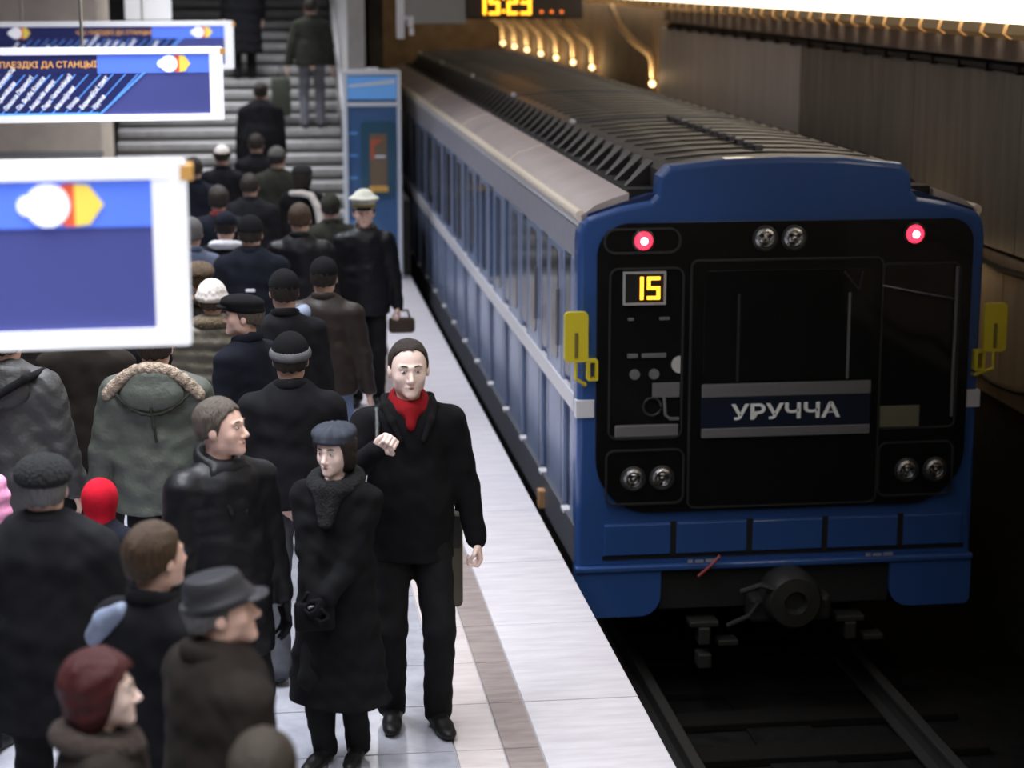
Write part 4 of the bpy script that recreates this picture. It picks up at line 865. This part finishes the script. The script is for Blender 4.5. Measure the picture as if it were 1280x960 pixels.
# --- group around them
person('man walking away in dark knit cap with grey brim and black jacket', .17, 9.99, 1.76, 4, coat=dict(hem=.90, thick=.014), coat_m=BLK2, trousers=TRG, hat=[('knit', BLK), ('knitbrim', GRB)], hair=('short', HDK), face=False, lod=0,
       feet=((.10, .14, 0), (-.08, -.22, .02)), arms=((.285, .06, .80), (-.285, .0, .80)), build=1.10)
person('man with greying hair in black leather coat looking aside', -.16, 8.40, 1.78, 148, coat=dict(hem=.66, thick=.012, kind='leather', flare=.02), coat_m=LBK, collar=('lapel', LBK), hair=('short', HGR), lod=0, head=(-34, 4), gloves=True, build=1.05, arms=((.27, .06, .80), (-.27, .05, .80)))
person('person from behind in green parka with light fur hood trim', -.52, 10.32, 1.78, 6, coat=dict(hem=.80, thick=.035, sleeve=1.15, fold=.006), coat_m=OLV, collar=('hood', OLV), hair=('short', HDK), face=False, lod=0, build=1.08,
       arms=((.33, .06, .86), (-.33, .04, .86)), extra=[path_part('fur_trim', ARC(13, lambda t: (.235*t, -.150+.05*abs(t), 1.575-.145*t*t)), .032, FLT, .009, .007), path_part('hood_cord', [(.0, -.20, 1.38), (.012, -.195, 1.28), (.02, -.19, 1.20)], .008, OLC, .006),
              path_part('hood_seam', ARC(9, lambda t: (.19*t, -.195+.06*t*t, 1.34+.10*t*t)), .008, OLC, .006)])
person('person from behind in charcoal grey parka with dark shoulder strap', -1.30, 10.55, 1.78, 12, coat=dict(hem=.74, thick=.035, sleeve=1.15, fold=.007), coat_m=GRYN, collar=('hood', GRYN), hair=('short', HBR), face=False, lod=0, build=1.1,
       arms=((.33, .05, .84), (-.33, .05, .84)), extra=[path_part('strap', [(.20, .0, 1.51), (.15, -.17, 1.50), (0, -.255, 1.41), (-.15, -.25, 1.24)], .022, BLK, .010)])
person('person in plain dark brown coat between the two parkas', -.96, 11.35, 1.74, 0, coat=dict(hem=.82, thick=.03, fold=.004), coat_m=BRN, hair=('short', HDK), face=False, lod=1, build=1.1)
person('man from behind in black peakless fur cap and black coat', -.82, 7.58, 1.74, 4, coat=dict(hem=.70, thick=.03, fold=.004), coat_m=BLK2, hat=[('furhat', FBK)], hair=('short', HGY), face=False, lod=0, build=1.16, arms=((.33, .06, .82), (-.33, .06, .82)))
person('child in bright red hood beside the man in fur cap', -.72, 8.95, 1.30, 30, coat=dict(hem=.75, thick=.03), coat_m=NAVY, hat=[('hood', HATRED)], hair=None, face=True, lod=1, skin=SKINP)
person('young man with short brown hair in black jacket with a slate collar', -.36, 6.58, 1.74, 38, coat=dict(hem=.82, thick=.012), coat_m=BLK2, hair=('short', HBR), lod=0, head=(14, 4), skin=SKIN, collar=('stand', BLK2),
       extra=[path_part('slate_yoke', [(-.22, -.065, 1.36), (-.15, -.090, 1.43), (-.07, -.095, 1.48)], [.040, .046, .036], SLATE, .010)], feet=((.09, .12, 0), (-.09, -.12, 0)))
person('man in shiny black leather cap and dark brown coat facing the train', -.14, 6.03, 1.72, 62, coat=dict(hem=.62, thick=.03), coat_m=BRN, hat=[('leathercap', LHAT)], hair=('short', HGY), lod=0, head=(28, 10), build=1.12, collar=('lapel', BRN), skin=SKIN)
person('woman with dark red hair and brown fur collar in profile', -.48, 5.61, 1.62, 78, coat=dict(hem=.5, thick=.025), coat_m=BRN, hair=('bob', HRD), lod=0, head=(8, 2), female=True, collar=('fur', FDB), skin=SKINP)
person('person with plain brown hair, only the crown of the head showing', -.01, 4.93, 1.62, 10, coat=dict(hem=.7), coat_m=BRN, hair=('full', mat('hair_umber', (.035, .026, .018), .6, bump=.5, bscale=170, stretch=(1, 1, .14), spec=.3, var=.4, vscale=150)), face=False, lod=1)
person('person in quilted pink jacket beside the grey parka', -1.345, 9.03, 1.60, 20, coat=dict(hem=.75, thick=.03, kind='puffer'), coat_m=PINK, hair=('bob', HBR), female=True, face=False, lod=1)
person('person in black overcoat deep in the crowd behind the green parka', -.72, 13.4, 1.74, 3, coat=dict(hem=.55, thick=.03), coat_m=BLK2, hair=('short', HDK), face=False, lod=2, build=1.12)
person('person in dark brown overcoat deep in the crowd behind the grey parka', -1.36, 13.0, 1.74, -4, coat=dict(hem=.55, thick=.03), coat_m=BRN, hair=('full', HDK), face=False, lod=2, build=1.12)
person('person in navy overcoat deep in the crowd under the middle sign', -1.02, 15.6, 1.74, 5, coat=dict(hem=.55, thick=.03), coat_m=NAVY, hair=('short', HBR), face=False, lod=2, build=1.12)
# --- facing man and those behind him
person('man in white topped cap and black leather jacket facing the camera', .91, 16.45, 1.74, 184, coat=dict(hem=.80, thick=.014, kind='leather'), coat_m=LBK, hat=[('peaked', CAPW), ('band', mat('band_ochre', (.22, .17, .06), .7)), ('visor', BLK)], hair=('short', HDK), lod=1, build=1.06, arms=((.28, .06, .80), (-.285, .05, .80)), grip=(False, (0, 1, 0)), collar=('lapel', LBK))
person('man with brown hair seen from behind in black leather jacket', .37, 15.9, 1.76, 6, coat=dict(hem=.80, thick=.014, kind='leather'), coat_m=LBK, hair=('short', HBR), face=False, lod=1, build=1.06)
person('person in brown leather jacket and blue jeans seen from behind', .45, 13.0, 1.72, 10, coat=dict(hem=.86, thick=.02, kind='leather'), coat_m=LBR, trousers=DNM, hair=('short', HDK), hat=[('knit', BLK)], face=False, lod=1, build=1.06, arms=((.30, .03, .82), (-.30, .05, .82)),
       extra=[path_part('slate_yoke', [(-.19, -.07, 1.385), (-.12, -.09, 1.43)], [.062, .062], SLATE, .012)])
person('person from behind in round black knit cap and dark jacket', .18, 12.2, 1.76, -4, coat=dict(hem=.80, thick=.016), coat_m=BLK2, hat=[('knit', BLK)], hair=('short', HDK), face=False, lod=1)
person('man in black flat cap turning his face aside, navy coat', -.06, 11.45, 1.74, -50, coat=dict(hem=.66, thick=.014), coat_m=NAVY, hat=[('flatcap', BLK)], hair=('short', HGR), lod=1, head=(-38, 4), skin=SKIN)
person('woman in cream cloche hat and khaki coat with fur collar', -.27, 12.7, 1.62, 0, coat=dict(hem=.45, thick=.03, flare=.02, kind='puffer'), coat_m=KHA, hat=[('cloche', CREAM)], hair=('short', HBR), female=True, face=False, lod=1, collar=('fur', FKH), build=1.1)
person('man from behind in black cap, navy jacket with tiny white tag', -.02, 15.0, 1.76, 4, coat=dict(hem=.80, thick=.026), coat_m=NAVY, hat=[('cap', BLK)], hair=('short', HDK), face=False, lod=1, build=1.14, arms=((.31, .05, .82), (-.31, .05, .82)),
       extra=[strip_part('white_tag', -.035, .035, -.175, -.150, 1.245, 1.265, M_whitep)])
person('person in brown fur hat next to the navy jacket', -.37, 13.65, 1.62, -10, coat=dict(hem=.6, thick=.02), coat_m=BRN, hat=[('furhat', FBR)], hair=('short', HBR), female=True, face=False, lod=2, collar=('fur', FBR))
person('grey haired person in slate blue coat in the crowd', -.47, 15.4, 1.72, 0, coat=dict(hem=.7, thick=.02), coat_m=NYL('slate_blue', (.05, .07, .13)), hair=('short', HGY), face=False, lod=2)
person('person in dark knit hat with white scarf in the crowd', -.22, 16.2, 1.66, 5, coat=dict(hem=.7, thick=.02), coat_m=BLK2, hat=[('knit', NAVY)], hair=('short', HDK), face=False, lod=2, collar=('fur', mat('scarf_white', (.65, .66, .70), .9)))
person('person in black hat with long cream scarf down the back', .50, 20.15, 1.66, 12, coat=dict(hem=.6, thick=.02), coat_m=BLK, hat=[('furhat', FBK)], hair=('bob', HDK), female=True, face=False, lod=2,
       extra=[path_part('cream_scarf', [(-.10, -.10, 1.50), (.02, -.13, 1.505), (.12, -.13, 1.48), (.19, -.15, 1.36), (.23, -.16, 1.14), (.27, -.16, .96)], [.030, .034, .036, .040, .042, .030], CREAM, .012)])
person('man with grey cap and olive black coat near the stairs', .27, 21.4, 1.74, 12, coat=dict(hem=.6, thick=.025), coat_m=OLC, hat=[('knit', WOOL('cap_grey', (.10, .095, .09)))], hair=('short', HDK), face=False, lod=2, build=1.1)
person('person in dark hat with pale band near the stairs', -.32, 22.4, 1.68, 0, coat=dict(hem=.6, thick=.025), coat_m=BLK2, hat=[('knit', CREAM), ('knitbrim', BRN)], hair=('short', HDK), face=False, lod=2)
person('person mostly hidden behind the man in white topped cap', .68, 17.6, 1.64, 0, coat=dict(hem=.6, thick=.02), coat_m=OLC, hat=[('knit', OLC)], hair=('short', HDK), face=False, lod=2)
person('person in dark grey coat and bare dark hair mid crowd', -.02, 19.0, 1.70, 8, coat=dict(hem=.6, thick=.02), coat_m=BLK2, hair=('short', HDK), face=False, lod=2, build=1.1)
person('person in dark coat with muted red scarf mid crowd', -.30, 18.1, 1.68, -5, coat=dict(hem=.6, thick=.02), coat_m=NAVY, hair=('full', HDK), face=False, lod=2, collar=('scarf', WOOL('muted_red', (.16, .03, .03))))
person('person in navy coat waiting beside the crowd by the stairs', -.58, 20.6, 1.72, -5, coat=dict(hem=.6, thick=.02), coat_m=NAVY, hair=('short', HDK), face=False, lod=2)
person('person in black jacket stepping onto the first stairs', .06, 23.3, 1.74, 4, coat=dict(hem=.75, thick=.02), coat_m=BLK2, hair=('short', HDK), face=False, lod=2)
person('person bending forward while climbing the lower stairs', .12, 25.14, 1.78, 6, z=.45, coat=dict(hem=.78, thick=.03), coat_m=BLK2, hair=('short', HDK), face=False, lod=2, lean=.25, build=1.1, feet=((.10, .03, 0), (-.10, -.02, 0)), group='passengers on the stairs')
person('man in dark olive jacket and grey trousers on the stairs', .84, 27.36, 1.72, 0, z=1.5, coat=dict(hem=.86, thick=.035), coat_m=OLC, trousers=WOOL('trouser_light', (.12, .12, .14)), hair=('short', HDK), face=False, lod=2, build=1.02, arms=((.29, .04, .84), (-.33, .03, .86)), feet=((.11, .02, 0), (-.11, -.02, 0)), group='passengers on the stairs')
person('tall person in long black coat high on the stairs', -.06, 28.62, 1.80, 0, z=2.1, coat=dict(hem=.35, thick=.03, flare=.02), coat_m=BLK2, hair=('short', HDK), face=False, lod=2, build=1.1, group='passengers on the stairs')
# --- things people carry
b = empty('shoulder_bag', (.87, 9.34, .52)); tag(b, 'olive canvas bag hanging behind the man in red scarf', 'bag')
MB().box(-.05, .10, -.055, .055, 0, .48, .025).build('bag_body', NYL('bag_olive', (.085, .080, .050)), b, True); MB().box(-.04, .09, -.062, -.03, .30, .47, .012).build('bag_flap', NYL('bag_dark', (.02, .02, .018)), b)
MB().tube([(.08, 0, .46), (.07, -.02, .62), (.0, -.03, .80), (-.12, -.06, .95)], .014, 8).build('bag_strap', BLK, b, True)
b = empty('hand_bag', (1.205, 16.38, .62)); tag(b, 'small brown hand bag held by the man in white topped cap', 'bag')
MB().box(-.11, .11, -.045, .045, 0, .13, .03).build('bag_body', LEA('bag_brown', (.05, .032, .022)), b, True); MB().tube([(-.07, 0, .12), (-.05, 0, .19), (.05, 0, .19), (.07, 0, .12)], .010, 8).build('bag_handle', MATS['leather_bag_brown'], b, True)
b = empty('carrier_bag', (.43, 27.40, 1.66)); tag(b, 'dark green bag carried by the man on the stairs', 'bag')
MB().box(-.14, .12, -.08, .08, 0, .52, .04).build('bag_body', NYL('bag_green', (.035, .040, .026)), b, True); MB().tube([(-.06, 0, .50), (-.02, 0, .68), (.06, 0, .50)], .012, 8).build('bag_handle', NYL('bag_green', (.035, .040, .026)), b, True)
b = empty('purse', (.225, 8.51, .70)); tag(b, 'small black purse in the hands of the woman in beret', 'bag')
MB().box(-.09, .09, -.035, .035, 0, .13, .02).build('purse_body', BLK, b, True); MB().box(-.03, .03, -.042, -.03, .105, .125, .004).build('clasp', M_chr, b)
MB().tube([(-.06, 0, .12), (-.03, 0, .17), (.03, 0, .17), (.06, 0, .12)], .009, 8).build('purse_handle', LBK, b, True)
